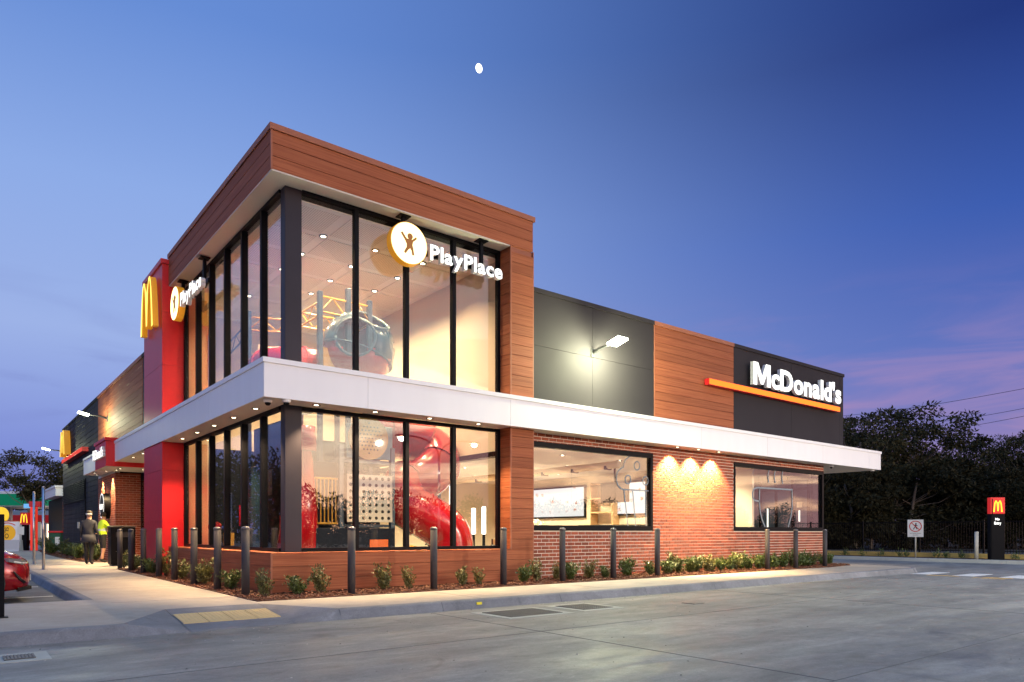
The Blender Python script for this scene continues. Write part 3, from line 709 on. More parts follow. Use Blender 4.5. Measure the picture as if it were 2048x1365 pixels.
q = MB(); q.box(.434, 1.30, 17.815, 18.0, 0, 3.3); q.box(.434, .6, 18.0, 21.9, 0, 3.47); BP = q.build('brick_pier', M_MORTAR, B)
far = MB()
for r_ in range(40):
    z = .052 + .0862 * r_
    if z + .038 > 3.44: break
    x = .42 if r_ % 2 else .42 - .12
    while x < 1.28:
        a, b = max(x, .42), min(x + .23, 1.29)
        if b - a > .03: far.box(a, b, 17.80, 17.83, z - .038, z + .038)
        x += .24
    y = 17.83 if r_ % 2 else 17.83 + .12
    if r_ % 2 == 0: far.box(.42, .45, 17.832, 17.94, z - .038, z + .038)
    while y < 21.88:
        far.box(.42, .45, y + .004, min(y + .23, 21.88), z - .038, z + .038); y += .24
fo = far.build('brick_courses', M_BRICK, BP); fo['kind'] = 'stuff'
# recessed entrance
q = MB(); q.box(1.28, 1.34, 9.76, 17.8, 3.1, 3.47); q.box(1.28, 1.34, 9.76, 9.9, 0, 3.1); q.box(1.28, 1.34, 17.7, 17.8, 0, 3.1)
for y in (11.5, 13.2, 14.2, 15.2, 16.4): q.box(1.28, 1.34, y - .04, y + .04, 0, 3.1)
q.box(1.28, 1.34, 9.9, 17.7, 0.0, .06); EN = q.build('entrance', M_FRAME, B)
for a, b in ((9.9, 11.46), (11.54, 13.16), (13.24, 14.16), (14.24, 15.16), (15.24, 16.36), (16.44, 17.7)): bx('pane', M_GLASS, EN, 1.30, 1.31, a, b, .05, 3.1)
bx('return_wall', M_FRAME, EN, .36, 1.28, 9.745, 9.83, 0, 3.45)
PT = bx('entry_portal', M_RED, B, -.42, 1.27, 14.13, 16.28, 3.32, 4.14)
bx('panel', M_RED, PT, -.45, -.421, 14.10, 16.31, 3.30, 4.13); bx('panel', M_RED, PT, -.419, 1.27, 14.10, 14.128, 3.30, 4.13); bx('coping', M_RED, PT, -.49, 1.27, 14.06, 16.35, 4.142, 4.24)
bx('soffit', M_SOFFIT, PT, -.44, 1.27, 14.135, 16.3, 3.296, 3.316)
for y, x in ((14.9, .1), (15.6, .1), (14.9, .8)): downlight(PT, x, y, 3.294, 650)
q = MB(); q.box(-.165, .42, 16.36, 21.22, 4.02, 4.045); q.box(-.165, .41, 16.36, 21.22, 3.456, 3.474); CA2 = q.build('canopy', M_WHITE, B)
bx('panel', M_WHITE, CA2, -.19, -.168, 16.355, 21.24, 3.45, 4.02); bx('capping', M_WHITE, CA2, -.212, -.1, 16.352, 21.26, 4.047, 4.12); bx('panel', M_WHITE, CA2, -.166, .41, 21.221, 21.24, 3.45, 4.02)
for y in (18.35, 20.6): downlight(CA2, .2, y, 3.452, 900, 80, (1.0, .70, .34), (.40, y, 1.0))
downlight(CA2, -.02, 19.6, 3.452, 60)

# ------------------------------------------------------------------ interior shell
q = MB(); q.box(.50, 19.5, .52, 33.8, -.05, .03); q.build('floor', M_TILEFL, B)
q = MB(); q.box(.47, 6.0, 9.0, 9.2, .03, 7.6); q.build('tower_back_wall', M_CREAM, B)
q = MB(); q.box(5.42, 5.60, .62, 9.0, 2.98, 7.6); q.box(5.42, 5.60, 7.6, 9.0, .03, 2.98); q.box(5.6, 6.0, .62, .7, 3.3, 7.6); q.build('tower_side_wall', M_CREAM, B)
bx('lintel', M_FRAME, B, 5.38, 5.62, .63, 7.59, 2.86, 2.975)
bx('tan_lining', M_TAN, B, .47, .95, 7.54, 8.99, .03, 7.3)
PC = MB(); PC.box(.50, 5.415, .50, 8.99, 7.335, 7.36); PCE = PC.build('ceiling', M_CEIL, B)
def perf_mat():
    m, nt, p = nodes_of('perforated_board'); N = nt.nodes; L = nt.links.new
    geo = N.new('ShaderNodeNewGeometry'); mp = N.new('ShaderNodeMapping'); mp.inputs['Scale'].default_value = (22, 22, 0); L(geo.outputs['Position'], mp.inputs[0])
    v = N.new('ShaderNodeTexVoronoi'); v.inputs['Scale'].default_value = 1.0; v.inputs['Randomness'].default_value = 0.0; L(mp.outputs[0], v.inputs['Vector'])
    lt = N.new('ShaderNodeMath'); lt.operation = 'LESS_THAN'; lt.inputs[1].default_value = .27; L(v.outputs['Distance'], lt.inputs[0])
    mx = N.new('ShaderNodeMix'); mx.data_type = 'RGBA'; mx.inputs[6].default_value = (.80, .76, .70, 1); mx.inputs[7].default_value = (.34, .30, .26, 1); L(lt.outputs[0], mx.inputs[0]); L(mx.outputs[2], p.inputs['Base Color'])
    p.inputs['Roughness'].default_value = .8; return m
M_PERF = perf_mat()
for i in range(4):
    for j in range(7):
        x0 = .60 + i * 1.21; y0 = .62 + j * 1.19
        bx('ceiling_panel', M_PERF, PCE, x0, x0 + 1.0, y0, y0 + 1.0, 7.326, 7.336)
q = MB(); q.box(.48, .56, .48, 8.9, 7.0, 7.49); q.box(.56, 5.40, .48, .56, 7.0, 7.49)
bh = q
for x in (1.71, 2.92, 4.13):
    for y in (1.71, 2.90, 4.09, 5.28, 6.47): downlight(PCE, x, y, 7.322, 330, 130, (1.0, .71, .40), None, .055)
# dining hall
q = MB(); q.box(13.98, 14.12, .52, 12.0, .03, 3.4); q.box(5.6, 13.98, 12.0, 12.15, .03, 3.4); q.build('dining_wall', M_CREAM, B)
SL = MB()
for k in range(59): SL.box(5.64 + k * .141, 5.64 + k * .141 + .08, .52, 11.99, 3.185, 3.20)
so_ = SL.build('slatted_ceiling', M_CEIL, B); so_['kind'] = 'stuff'
bx('ceiling_void', mat('void_grey', (.06, .055, .05), .9), B, 5.6, 14.0, .52, 12.0, 3.36, 3.38)
for x in (6.9, 8.4, 10.6, 12.4):
    for y in (1.6, 3.8, 6.2, 8.8): downlight(so_, x, y, 3.165, 600, 140, (1.0, .80, .52), None, .05)
PIPE = MB(); PIPE.sm = True; PIPE.tube([(9.5, .6, 2.92), (9.5, 11.9, 2.92)], .10, 14); PIPE.sm = False
pp = PIPE.build('ceiling_duct', mat('duct_tan', (.62, .48, .30), .45), B)
for y in (1.0, 2.3, 3.6, 5.0, 7.0): bx('duct_clamp', M_FRAME, pp, 9.38, 9.62, y - .035, y + .035, 2.80, 2.90)
# room behind the second brick-wall window
q = MB(); q.box(17.0, 17.12, 1.45, 6.0, .03, 3.3); q.box(19.42, 19.52, .7, 9, .03, 3.3); q.box(14.12, 17.0, 4.4, 4.5, .03, 3.3); q.build('booth_wall', M_CREAM, B)
bx('booth_ceiling', M_TAN, B, 14.12, 19.52, .52, 9.0, 3.28, 3.33)
M_BLUEWALL = mat('blue_grey_wall', (.035, .055, .085), .4)
bwl = bx('booth_partition', M_BLUEWALL, B, 19.34, 19.40, .62, 4.0, .03, 3.0)
for y in (.7, 1.3, 1.95, 2.6, 3.3): bx('door_frame', M_FRAME, bwl, 19.29, 19.338, y - .05, y + .05, .03, 3.0)
bx('door_head', M_FRAME, bwl, 19.292, 19.336, .62, 4.0, 2.62, 2.72)
bx('notice', M_CREAM, bwl, 19.32, 19.338, .95, 1.15, 2.0, 2.2)
M_STRIP = emis('light_strip_glow', (1.0, .95, .82), 1.6)
for y, z0, z1 in ((1.05, 1.5, 1.9), (2.3, 1.3, 2.0)): bx('light_strip', M_STRIP, bwl, 19.30, 19.337, y - .02, y + .02, z0, z1)
q = MB(); q.cbox(16.4, 16.52, 1.75, 1.87, 3.0, 3.27, b=.01); q.build('pendant_spot', M_FRAME, B)
spot((15.25, 1.8, 3.2), (16.2, 2.6, 0), 700, 130, .8, (1, .8, .52), .06, B); spot((18.3, 2.0, 3.2), (18.3, 2.0, 0), 120, 130, .8, (1, .85, .62), .06, B)

# ------------------------------------------------------------------ dining furniture seen through the glass
M_TOP = mat('dark_table_top', (.03, .03, .032), .35); M_OAK = mat('pale_oak', (.45, .29, .15), .5, var=.12, scale=3, stretch=(1, 1, 9))
def screen_mat():
    m, nt, p = nodes_of('menu_screen'); N = nt.nodes; L = nt.links.new
    geo = N.new('ShaderNodeNewGeometry'); mp = N.new('ShaderNodeMapping'); mp.inputs['Scale'].default_value = (0, 2.2, 3.2); L(geo.outputs['Position'], mp.inputs[0])
    v = N.new('ShaderNodeTexVoronoi'); v.inputs['Scale'].default_value = 1.0; v.inputs['Randomness'].default_value = .35; L(mp.outputs[0], v.inputs['Vector'])
    cr = N.new('ShaderNodeValToRGB'); e = cr.color_ramp.elements; e[0].position = .12; e[0].color = (.55, .16, .08, 1); e[1].position = .30; e[1].color = (.95, .95, .95, 1)
    nz2 = N.new('ShaderNodeTexNoise'); nz2.inputs['Scale'].default_value = 16; L(geo.outputs['Position'], nz2.inputs['Vector'])
    ad = N.new('ShaderNodeMath'); ad.operation = 'MULTIPLY_ADD'; ad.inputs[1].default_value = .55; L(nz2.outputs['Fac'], ad.inputs[0])
    sb = N.new('ShaderNodeMath'); sb.operation = 'SUBTRACT'; sb.inputs[1].default_value = .22; L(v.outputs['Distance'], sb.inputs[0]); L(sb.outputs[0], ad.inputs[2]); L(ad.outputs[0], cr.inputs[0])
    L(cr.outputs[0], p.inputs['Emission Color']); p.inputs['Emission Strength'].default_value = 0.85; p.inputs['Base Color'].default_value = (.02, .02, .02, 1); return m
M_SCREEN = screen_mat()
for (y0, y1, z0, z1, lb) in ((6.45, 9.4, 1.72, 2.80, 'wide lit menu board on the cream wall behind the left brick-wall window'), (3.5, 4.75, 1.76, 2.82, 'smaller lit menu board beside the counter shelves')):
    t = empty('menu_board', (13.95, (y0 + y1) / 2, z0), 0, lb, 'menu board', 'menu boards on the dining wall')
    bx('frame', M_FRAME, t, -.06, .02, (y0 - y1) / 2 - .06, (y1 - y0) / 2 + .06, -.06, z1 - z0 + .06); bx('screen', M_SCREEN, t, -.066, -.0605, (y0 - y1) / 2, (y1 - y0) / 2, 0, z1 - z0)
t = empty('service_counter', (12.6, 3.6, .03), 0, 'white service counter seen through the left brick-wall window', 'counter')
bx('front_panel', mat('counter_white', (.72, .68, .60), .4), t, -.35, .35, -1.3, 1.3, 0, 1.28); bx('top', M_TOP, t, -.42, .42, -1.36, 1.36, 1.28, 1.33)
t = empty('wall_shelves', (13.97, 5.3, 1.3), 0, 'open pale timber shelves on the dining wall', 'shelf')
for z in (0, .5, 1.0, 1.5): bx('shelf', M_OAK, t, -.35, 0, -.5, .5, z, z + .05)
for y in (-.55, .5): bx('side_panel', M_OAK, t, -.35, 0, y, y + .05, -.1, 1.6)
t = empty('hanging_screen', (11.2, 2.35, 3.16), 0, 'black hanging screen above the counter', 'screen')
bx('panel', M_FRAME, t, -.05, .05, -.55, .55, -1.15, -.55, b=.01); q = MB(); q.tube([(0, 0, -.56), (0, 0, 0)], .03, 8); q.build('pole', M_FRAME, t)
def table(loc, rz, lb):
    t = empty('dining_table', loc, rz, lb, 'table', 'tables in the dining hall'); bx('top', M_TOP, t, -.45, .45, -.35, .35, .72, .76, b=.008)
    q = MB(); q.tube([(0, 0, .02), (0, 0, .72)], .04, 8); q.build('leg', M_FRAME, t); q = MB(); q.lathe([(.28, 0), (.28, .02), (.03, .03), (1e-7, .03)], n=14); q.build('base', M_FRAME, t)
table((7.0, 2.0, .03), 0, 'dark square dining table nearest the timber column'); table((8.7, 2.2, .03), 0, 'dark dining table under the middle of the left brick-wall window'); table((6.6, 4.6, .03), 0, 'dark dining table behind the play area, near the glowing posts')
def stool(loc, lb):
    t = empty('dining_chair', loc, rng.uniform(0, 6), lb, 'chair', 'chairs in the dining hall')
    bx('seat', M_OAK, t, -.2, .2, -.2, .2, .43, .46, b=.01); bx('backrest', M_OAK, t, -.2, .2, .18, .21, .55, .9, b=.01)
    for a in (-.17, .17):
        for b in (-.17, .17): bx('leg', M_FRAME, t, a - .015, a + .015, b - .015, b + .015, 0, .43 if b < 0 else .9)
stool((7.0, 2.8, .03), 'pale timber chair behind the table nearest the timber column'); stool((8.9, 3.0, .03), 'pale timber chair under the middle of the left brick-wall window'); stool((9.6, 1.6, .03), 'pale timber chair at the right end of the left brick-wall window')
t = empty('planter', (8.6, 3.4, .03), 0, 'dark planter ledge with small white flowers inside the window', 'planter'); bx('box', M_TOP, t, -.7, .7, -.15, .15, 0, 1.18)
q = MB()
for k in range(90):
    x, y, z = rng.uniform(-.68, .68), rng.uniform(-.13, .13), 1.20 + rng.random() * .25; s_ = rng.uniform(.02, .04)
    q.add([(x - s_, y, z), (x, y - s_, z), (x + s_, y, z), (x, y + s_, z), (x, y, z + s_), (x, y, z - s_)], [(0, 1, 4), (1, 2, 4), (2, 3, 4), (3, 0, 4), (1, 0, 5), (2, 1, 5), (3, 2, 5), (0, 3, 5)])
fl = q.build('flowers', mat('flower_white', (.75, .72, .62), .6), t); fl['kind'] = 'stuff'
t = empty('seat_divider', (6.6, 1.5, .03), 0, 'pale timber panel behind the last pane of the lower play window', 'divider'); bx('panel', M_OAK, t, -.45, .45, -.03, .03, 0, .98); bx('capping', M_FRAME, t, -.48, .48, -.04, .04, .98, 1.03)
for k, (x, y, z0, z1) in enumerate(((6.75, 5.6, 1.0, 2.4), (7.35, 5.4, .8, 2.6), (6.9, 3.6, 1.03, 1.75), (7.25, 3.6, 1.03, 1.8), (8.2, 3.9, 1.03, 1.75), (8.6, 3.9, 1.03, 1.78))):
    t = empty('light_post', (x, y, .03), 0, ORD[k] + ' glowing white vertical light post from the play slide in the dining hall', 'lamp', 'glowing light posts in the dining hall')
    bx('tube', emis('tube_glow%d' % k, (1, .96, .86), 4.0) if k == 0 else bpy.data.materials['tube_glow0'], t, -.05, .05, -.05, .05, z0, z1, b=.02); bx('stand', M_FRAME, t, -.03, .03, -.03, .03, 0, z0)

# ------------------------------------------------------------------ play structure
M_PB = mat('play_blue_steel', (.016, .040, .072), .35, coat=.3); M_PR = mat('play_red_plastic', (.42, .006, .014), .18, coat=.6, var=.04); M_PY = mat('play_yellow_plastic', (.62, .33, .03), .3, coat=.3)
M_PG = mat('play_grey_blue_plastic', (.035, .080, .115), .22, coat=.5); M_PCR = mat('play_cream_panel', (.62, .56, .44), .4); M_HOLE = mat('hole_black', (.01, .01, .01), .7); M_PO = mat('play_orange_panel', (.60, .12, .01), .4); M_PN = mat('play_navy_panel', (.005, .009, .020), .6, spec=.2)
PS = empty('play_structure', (1.0, 1.0, .03), 0, 'indoor play structure with red tube slides, blue posts and bubble window', 'playground')
PS.matrix_world  # at the tower's inner corner
PI = Matrix.Translation((-1.0, -1.0, -.03))
def ps(q, name, m, parent=None):
    q.v = [tuple(PI @ Vector(p)) for p in q.v]; return q.build(name, m, parent or PS)
posts = [(1.95, 2.45, 6.42), (2.62, 2.45, 6.62), (3.15, 2.45, 6.45), (1.95, 4.2, 6.6), (3.15, 4.2, 6.6), (1.1, 4.6, 6.35), (1.1, 6.2, 6.0), (3.35, 1.75, 3.0), (2.12, 1.75, 3.0)]
for x, y, z in posts:
    q = MB(); q.cbox(x - .055, x + .055, y - .055, y + .055, .03, z, b=.012); ps(q, 'post', M_PB)
def truss(a, b, h, m=M_PY):
    a, b = Vector(a), Vector(b); q = MB(); n = max(3, int((b - a).length / .3)); up = Vector((0, 0, h))
    q.tube([a, b], .022, 6); q.tube([a + up, b + up], .022, 6)
    for i in range(n):
        p0 = a + (b - a) * (i / n); p1 = a + (b - a) * ((i + 1) / n)
        q.tube([p0 + (up if i % 2 else Vector()), p1 + (Vector() if i % 2 else up)], .013, 5)
    return ps(q, 'truss', m)
truss((1.95, 2.45, 5.98), (3.15, 2.45, 5.98), .34); truss((1.95, 4.2, 6.1), (3.15, 4.2, 6.1), .34); truss((1.95, 2.45, 5.9), (1.95, 4.2, 5.9), .3); truss((3.15, 2.45, 5.9), (3.15, 4.2, 5.9), .3); truss((1.1, 4.6, 5.8), (1.1, 6.2, 5.6), .3, M_PB); truss((1.1, 4.6, 5.9), (1.95, 4.2, 5.9), .3)
q = MB(); q.box(1.9, 3.2, 2.4, 4.25, 4.32, 4.40); q.box(1.0, 3.2, 4.25, 6.3, 4.32, 4.40); q.box(2.1, 3.4, 1.75, 4.2, 2.62, 2.70); q.box(2.1, 3.4, 1.75, 4.2, 1.22, 1.28); ps(q, 'deck', M_PB)
q = MB(); q.cbox(1.2, 3.2, 4.26, 4.3, 4.4, 5.5, b=.01); ps(q, 'back_panel', mat('play_pale_panel', (.72, .62, .40), .5))
q = MB(); q.cbox(2.02, 2.6, 2.42, 2.47, 4.4, 5.2, b=.01); ps(q, 'yellow_panel', M_PY)
q = MB()
for x in (3.25, 3.9): q.cbox(x - .04, x + .04, 2.9, 2.98, 3.9, 4.75, b=.01)
q.cbox(3.25, 3.9, 2.92, 2.96, 4.62, 4.70, b=.01); ps(q, 'blue_rail', M_PB)
q = MB(); q.cbox(3.29, 3.86, 2.93, 2.96, 4.1, 4.58, b=.02); ps(q, 'yellow_guard', M_PY)
# bubble
c = (2.93, 2.55, 5.32); q = MB(); q.sm = True; n, m_ = 28, 18; rad = .84; vv = []
holes = [Vector((-.50, -.82, .12)).normalized(), Vector((.15, -.62, .86)).normalized(), Vector((.95, -.25, .1)).normalized()]
for i in range(m_ + 1):
    for k in range(n):
        th = math.pi * i / m_; t_ = 2 * math.pi * k / n; vv.append((c[0] + rad * math.sin(th) * math.cos(t_), c[1] + rad * math.sin(th) * math.sin(t_), c[2] + rad * math.cos(th)))
ff = {0: [], 1: []}
for i in range(m_):
    for k in range(n):
        f = (i * n + k, (i + 1) * n + k, (i + 1) * n + (k + 1) % n, i * n + (k + 1) % n)
        d = (sum((Vector(vv[a]) for a in f), Vector()) / 4 - Vector(c)).normalized()
        if any(d.dot(h) > .86 for h in holes): continue
        ff[1 if d.z < -.25 - .3 * d.x else 0].append(f)
q.add(vv, ff[0]); q.mi = 1; q.add(vv, ff[1]); bub = ps(q, 'bubble', [M_PG, M_PR])
sd = bub.modifiers.new('Solidify', 'SOLIDIFY'); sd.thickness = .03
for h in holes[:2]:
    a = h.cross(Vector((0, 0, 1))).normalized(); b = h.cross(a); q = MB(); q.sm = True
    q.tube([Vector(c) + h * rad * .865 + (a * math.cos(t_) + b * math.sin(t_)) * rad * .51 for t_ in [2 * math.pi * i / 28 for i in range(29)]], .035, 8); ps(q, 'porthole_rim', M_PG, bub)
sp_ = []
for i in range(37):
    t_ = 2 * math.pi * i / 36; z_ = 0.0
    for _ in range(30): z_ = .5 * z_ + .5 * (-.25 - .3 * math.sqrt(max(0, 1 - z_ * z_)) * math.cos(t_))
    h_ = math.sqrt(1 - z_ * z_); sp_.append(Vector(c) + Vector((h_ * math.cos(t_), h_ * math.sin(t_), z_)) * (rad + .01))
q = MB(); q.sm = True; q.tube(sp_, .025, 6); ps(q, 'seam', M_PG, bub)
def smooth(pts, k=6):
    P = [Vector(p) for p in pts]; P = [P[0] * 2 - P[1]] + P + [P[-1] * 2 - P[-2]]; out = []
    for i in range(1, len(P) - 2):
        for j in range(k):
            t_ = j / k; a, b, c_, d = P[i - 1:i + 3]
            out.append(.5 * ((2 * b) + (c_ - a) * t_ + (2 * a - 5 * b + 4 * c_ - d) * t_ ** 2 + (3 * b - a - 3 * c_ + d) * t_ ** 3))
    return out + [P[-2]]
def slide(pts, r, flanges, name='tube_slide', m=M_PR):
    path = smooth(pts); q = MB(); q.sm = True; q.tube(path, r, 20); o = ps(q, name, m)
    for f in flanges:
        i = int(f * (len(path) - 2)); d = (path[i + 1] - path[i]).normalized(); q = MB(); q.tube([path[i] - d * .025, path[i] + d * .025], r + .035, 22); ps(q, 'flange', M_PR if f not in (.5,) else M_PY, o)
    return o
slide([(3.3, 2.9, 3.55), (4.2, 2.9, 3.42), (4.95, 2.75, 3.25), (5.0, 2.35, 2.85), (4.6, 2.15, 2.5), (4.1, 2.3, 2.2)], .52, [.12, .4, .72])
slide([(4.2, 2.35, 2.35), (3.85, 2.2, 2.1), (3.85, 1.95, 1.75), (4.3, 1.75, 1.45), (4.75, 1.65, 1.1), (4.85, 1.6, .55), (4.85, 1.6, .05)], .54, [.08, .47, .85])
slide([(3.1, 3.6, 5.0), (2.2, 3.3, 4.95), (1.4, 3.4, 4.9), (1.15, 4.0, 4.75), (1.2, 4.8, 4.5), (1.4, 5.4, 4.2)], .40, [.3, .55, .8])
q = MB(); q.sm = True; q.tube([(1.35, 1.75, 3.3), (1.33, 1.75, 2.8)], [.20, .24], 18); q.tube([(1.33, 1.75, 2.8), (1.3, 1.9, 1.6), (1.25, 2.1, .05)], [.14, .34, .52], 20); ps(q, 'funnel', M_PR)
for x, y in ((5.15, 2.6),):
    q = MB(); q.tube([(x, y, .03), (x, y, 2.9)], .04, 10); q.lathe([(.05, 2.6), (.2, 2.85), (.2, 2.9), (1e-7, 2.9)], (x, y, 0), 12); ps(q, 'slide_support', M_PB)
# dotted panel
q = MB(); q.cbox(2.20, 3.28, 1.60, 1.63, 1.33, 2.36, b=.006); dp = ps(q, 'dotted_panel', M_PCR)
q = MB()
for i in range(7):
    for j in range(7): q.lathe([(.037, 0), (.037, -.003), (1e-7, -.003)], (2.275 + i * .152, 1.60, 1.42 + j * .143), 12, 'y')
hh = ps(q, 'holes', M_HOLE, dp); hh['kind'] = 'stuff'
q = MB(); q.cbox(2.25, 3.35, 1.72, 1.76, 2.72, 3.46, b=.01); ps(q, 'blue_panel', mat('play_pale_blue', (.18, .34, .40), .4))
q = MB(); q.lathe([(.47, 0), (.47, .05), (1e-7, .05)], (2.72, 1.62, 3.16), 32, 'y'); yd = ps(q, 'yellow_disc', M_PY)
q = MB()
for i in range(-4, 5):
    for j in range(-4, 5):
        if i * i + j * j < 17: q.lathe([(.016, 0), (.016, -.003), (1e-7, -.003)], (2.72 + i * .082 + (j % 2) * .041, 1.619, 3.16 + j * .082), 8, 'y')
hh = ps(q, 'holes', M_HOLE, yd); hh['kind'] = 'stuff'
for k in range(7):
    q = MB(); q.tube([(1.52 + k * .085, 1.8, 1.30), (1.52 + k * .085, 1.8, 2.25)], .016, 8); ps(q, 'bar', M_PY)
q = MB(); q.tube([(1.45, 1.8, 1.30), (2.12, 1.8, 1.30)], .022, 8); q.tube([(1.45, 1.8, 2.25), (2.12, 1.8, 2.25)], .022, 8); ps(q, 'bar_rail', M_PY)
q = MB(); q.cbox(1.42, 3.38, 1.66, 1.72, .03, 1.2, b=.01); q.box(1.4, 1.46, 1.7, 1.76, .03, 2.6); ps(q, 'lower_panel', M_PN)
q = MB(); q.cbox(2.75, 3.2, 1.645, 1.655, .25, .95, b=.002); ps(q, 'orange_panel', M_PO)
q = MB(); q.cbox(1.6, 4.4, 4.30, 4.35, .03, 3.4, b=.01); ps(q, 'rear_backdrop', M_PN)  # navy backdrop, widened to darken the view so glass reflections show
q = MB(); q.cbox(1.55, 1.6, 2.5, 5.6, .03, 3.7, b=.01); ps(q, 'side_panel', M_PN)  # added dark panel, keeps the lower left panes dark behind their reflection
for k, (y, z, m_) in enumerate(((2.9, 2.1, M_PY), (3.6, 1.2, M_PR), (4.4, 2.3, M_PB), (5.0, 1.3, M_PY))):
    q = MB(); q.cbox(1.53, 1.549, y - .16, y + .16, z - .3, z + .3, b=.006); ps(q, 'play_plaque', m_)
q = MB(); q.cbox(1.5, 4.4, 8.70, 8.76, .03, 3.5, b=.01); ps(q, 'dark_backdrop', M_PN)  # added dark sheet, hides the pale back wall from the left panes
for k in range(6):
    q = MB(); q.cbox(1.7 + k * .44, 2.0 + k * .44, 8.66, 8.699, .5 + (k % 3) * .8, 1.1 + (k % 3) * .8, b=.006); ps(q, 'play_plaque', (M_PY, M_PR, M_PB)[k % 3])
q = MB(); q.cbox(1.42, 2.1, 1.9, 1.94, 1.28, 2.62, b=.01); ps(q, 'shade_panel', M_PN)
q = MB(); q.sm = True; q.tube([Vector((3.72 + .34 * math.cos(t_), 1.5, .42 + .34 * math.sin(t_))) for t_ in [2 * math.pi * i / 24 for i in range(25)]], .06, 8); ps(q, 'crawl_ring', M_PY)
q = MB(); q.cbox(.95, 1.0, 3.2, 4.6, .7, 2.6, b=.01); ps(q, 'activity_panel', M_PG)
q = MB(); q.ellipsoid((.85, 6.6, 1.25), (.13, .13, .13)); q.ellipsoid((.85, 6.3, 1.25), (.13, .13, .13)); q.sm = True; ps(q, 'red_balls', M_PR)

# ------------------------------------------------------------------ signs
_tmp = {}
def glyph(ch, depth, bold):
    cu = bpy.data.curves.new('glyph', 'FONT'); cu.body = ch; cu.size = 1.0; cu.extrude = depth / 2; cu.offset = bold; cu.resolution_u = 4
    o = bpy.data.objects.new('glyph', cu); COL.objects.link(o)
    dg = bpy.context.evaluated_depsgraph_get(); me = bpy.data.meshes.new_from_object(o.evaluated_get(dg))
    bpy.data.objects.remove(o); return me
def heavy_m(depth):
    o_ = [(0, -.02), (0, .75), (.235, .75), (.44, .30), (.645, .75), (.88, .75), (.88, -.02), (.695, -.02), (.695, .44), (.505, .03), (.375, .03), (.185, .44), (.185, -.02)]
    bm = bmesh.new(); n = len(o_); A = [bm.verts.new((x, y, depth / 2)) for x, y in o_]; Bv = [bm.verts.new((x, y, -depth / 2)) for x, y in o_]
    bm.faces.new(A); bm.faces.new(Bv[::-1])
    for i in range(n): bm.faces.new((A[i], Bv[i], Bv[(i + 1) % n], A[(i + 1) % n]))
    bmesh.ops.recalc_face_normals(bm, faces=bm.faces); me = bpy.data.meshes.new('glyph'); bm.to_mesh(me); bm.free(); return me
def letters(parent, text, cap, width, frame, depth, mats, bold=.03, gap=.03, base=(0, 0), name='letter', bolds=None):
    # frame: 4x4 matrix (u right, v up, w outward); text fills WIDTH with capitals CAP high
    ms = []; x = 0.0
    for ch in text:
        if ch == ' ': x += .25; continue
        me = heavy_m(.1) if ch == 'M' else glyph(ch, .1, bold); co = [v.co for v in me.vertices]; x0 = min(p.x for p in co); x1 = max(p.x for p in co)
        ms.append((me, x - x0)); x += x1 - x0 + gap
    tot = x - gap; sx = width / tot; capm = .729 + bold; sy = cap / capm
    for me, off in ms:
        for v in me.vertices:
            v.co = frame @ Vector((base[0] + (v.co.x + off) * sx, base[1] + v.co.y * sy, v.co.z / .1 * depth))
        me.materials.clear()
        for m_ in mats: me.materials.append(m_)
        wv = (frame.to_3x3() @ Vector((0, 0, 1))).normalized()
        me.update()
        for p in me.polygons: p.material_index = 0 if p.normal.dot(wv) > .8 else min(1, len(mats) - 1)
        link(name, me, parent)
def fr(o, u, v, w):
    m = Matrix.Identity(4)
    for i in range(3): m[i][0] = u[i]; m[i][1] = v[i]; m[i][2] = w[i]; m[i][3] = o[i]
    return m
FRONT = lambda x, y, z: fr((x, y, z), (1, 0, 0), (0, 0, 1), (0, -1, 0))
LEFT = lambda x, y, z: fr((x, y, z), (0, -1, 0), (0, 0, 1), (-1, 0, 0))
def poly_sign(name, outline, frame, w0, w1, mats, parent):
    n = len(outline); vv = [tuple(frame @ Vector((u, v, w1))) for u, v in outline] + [tuple(frame @ Vector((u, v, w0))) for u, v in outline]
    bm = bmesh.new(); V = [bm.verts.new(p) for p in vv]
    f = bm.faces.new(V[:n]); f.material_index = 0; b = bm.faces.new(V[n:][::-1]); b.material_index = len(mats) - 1
    for i in range(n):
        s_ = bm.faces.new((V[i], V[n + i], V[n + (i + 1) % n], V[(i + 1) % n])); s_.material_index = len(mats) - 1
    bmesh.ops.recalc_face_normals(bm, faces=bm.faces)
    me = bpy.data.meshes.new(name); bm.to_mesh(me); bm.free()
    for m_ in mats: me.materials.append(m_)
    return link(name, me, parent)
def arches(w, h):
    # outline of the double arch letter, u in 0..w, v in 0..h
    out = []
    def arch(cx_, hw, top, bot, n=14, rev=False):
        pts = []
        for i in range(n + 1):
            a = -1 + 2 * i / n; s_ = math.sin(a * math.pi / 2)
            pts.append((cx_ + hw * s_, bot + (top - bot) * (1 - abs(s_) ** 2.6)))
        return pts[::-1] if rev else pts
    o_l = arch(w * .275, w * .275, h, 0); o_r = arch(w * .725, w * .275, h, 0)
    i_l = arch(w * .285, w * .170, h * .93, 0); i_r = arch(w * .715, w * .170, h * .93, 0)
    out = [p for p in o_l if p[0] <= w / 2]
    vy = h * .74
    out = [p for p in out if not (p[0] > w * .4 and p[1] < vy)] + [(w / 2, vy)] + [p for p in o_r if p[0] > w / 2 and not (p[0] < w * .6 and p[1] < vy)]
    inner_r = i_r[::-1]; k = [p for p in inner_r]
    k[-1] = (k[-1][0], h * .10)
    l = [p for p in i_l[::-1]]; l[0] = (l[0][0], h * .10)
    out += k + l
    return out
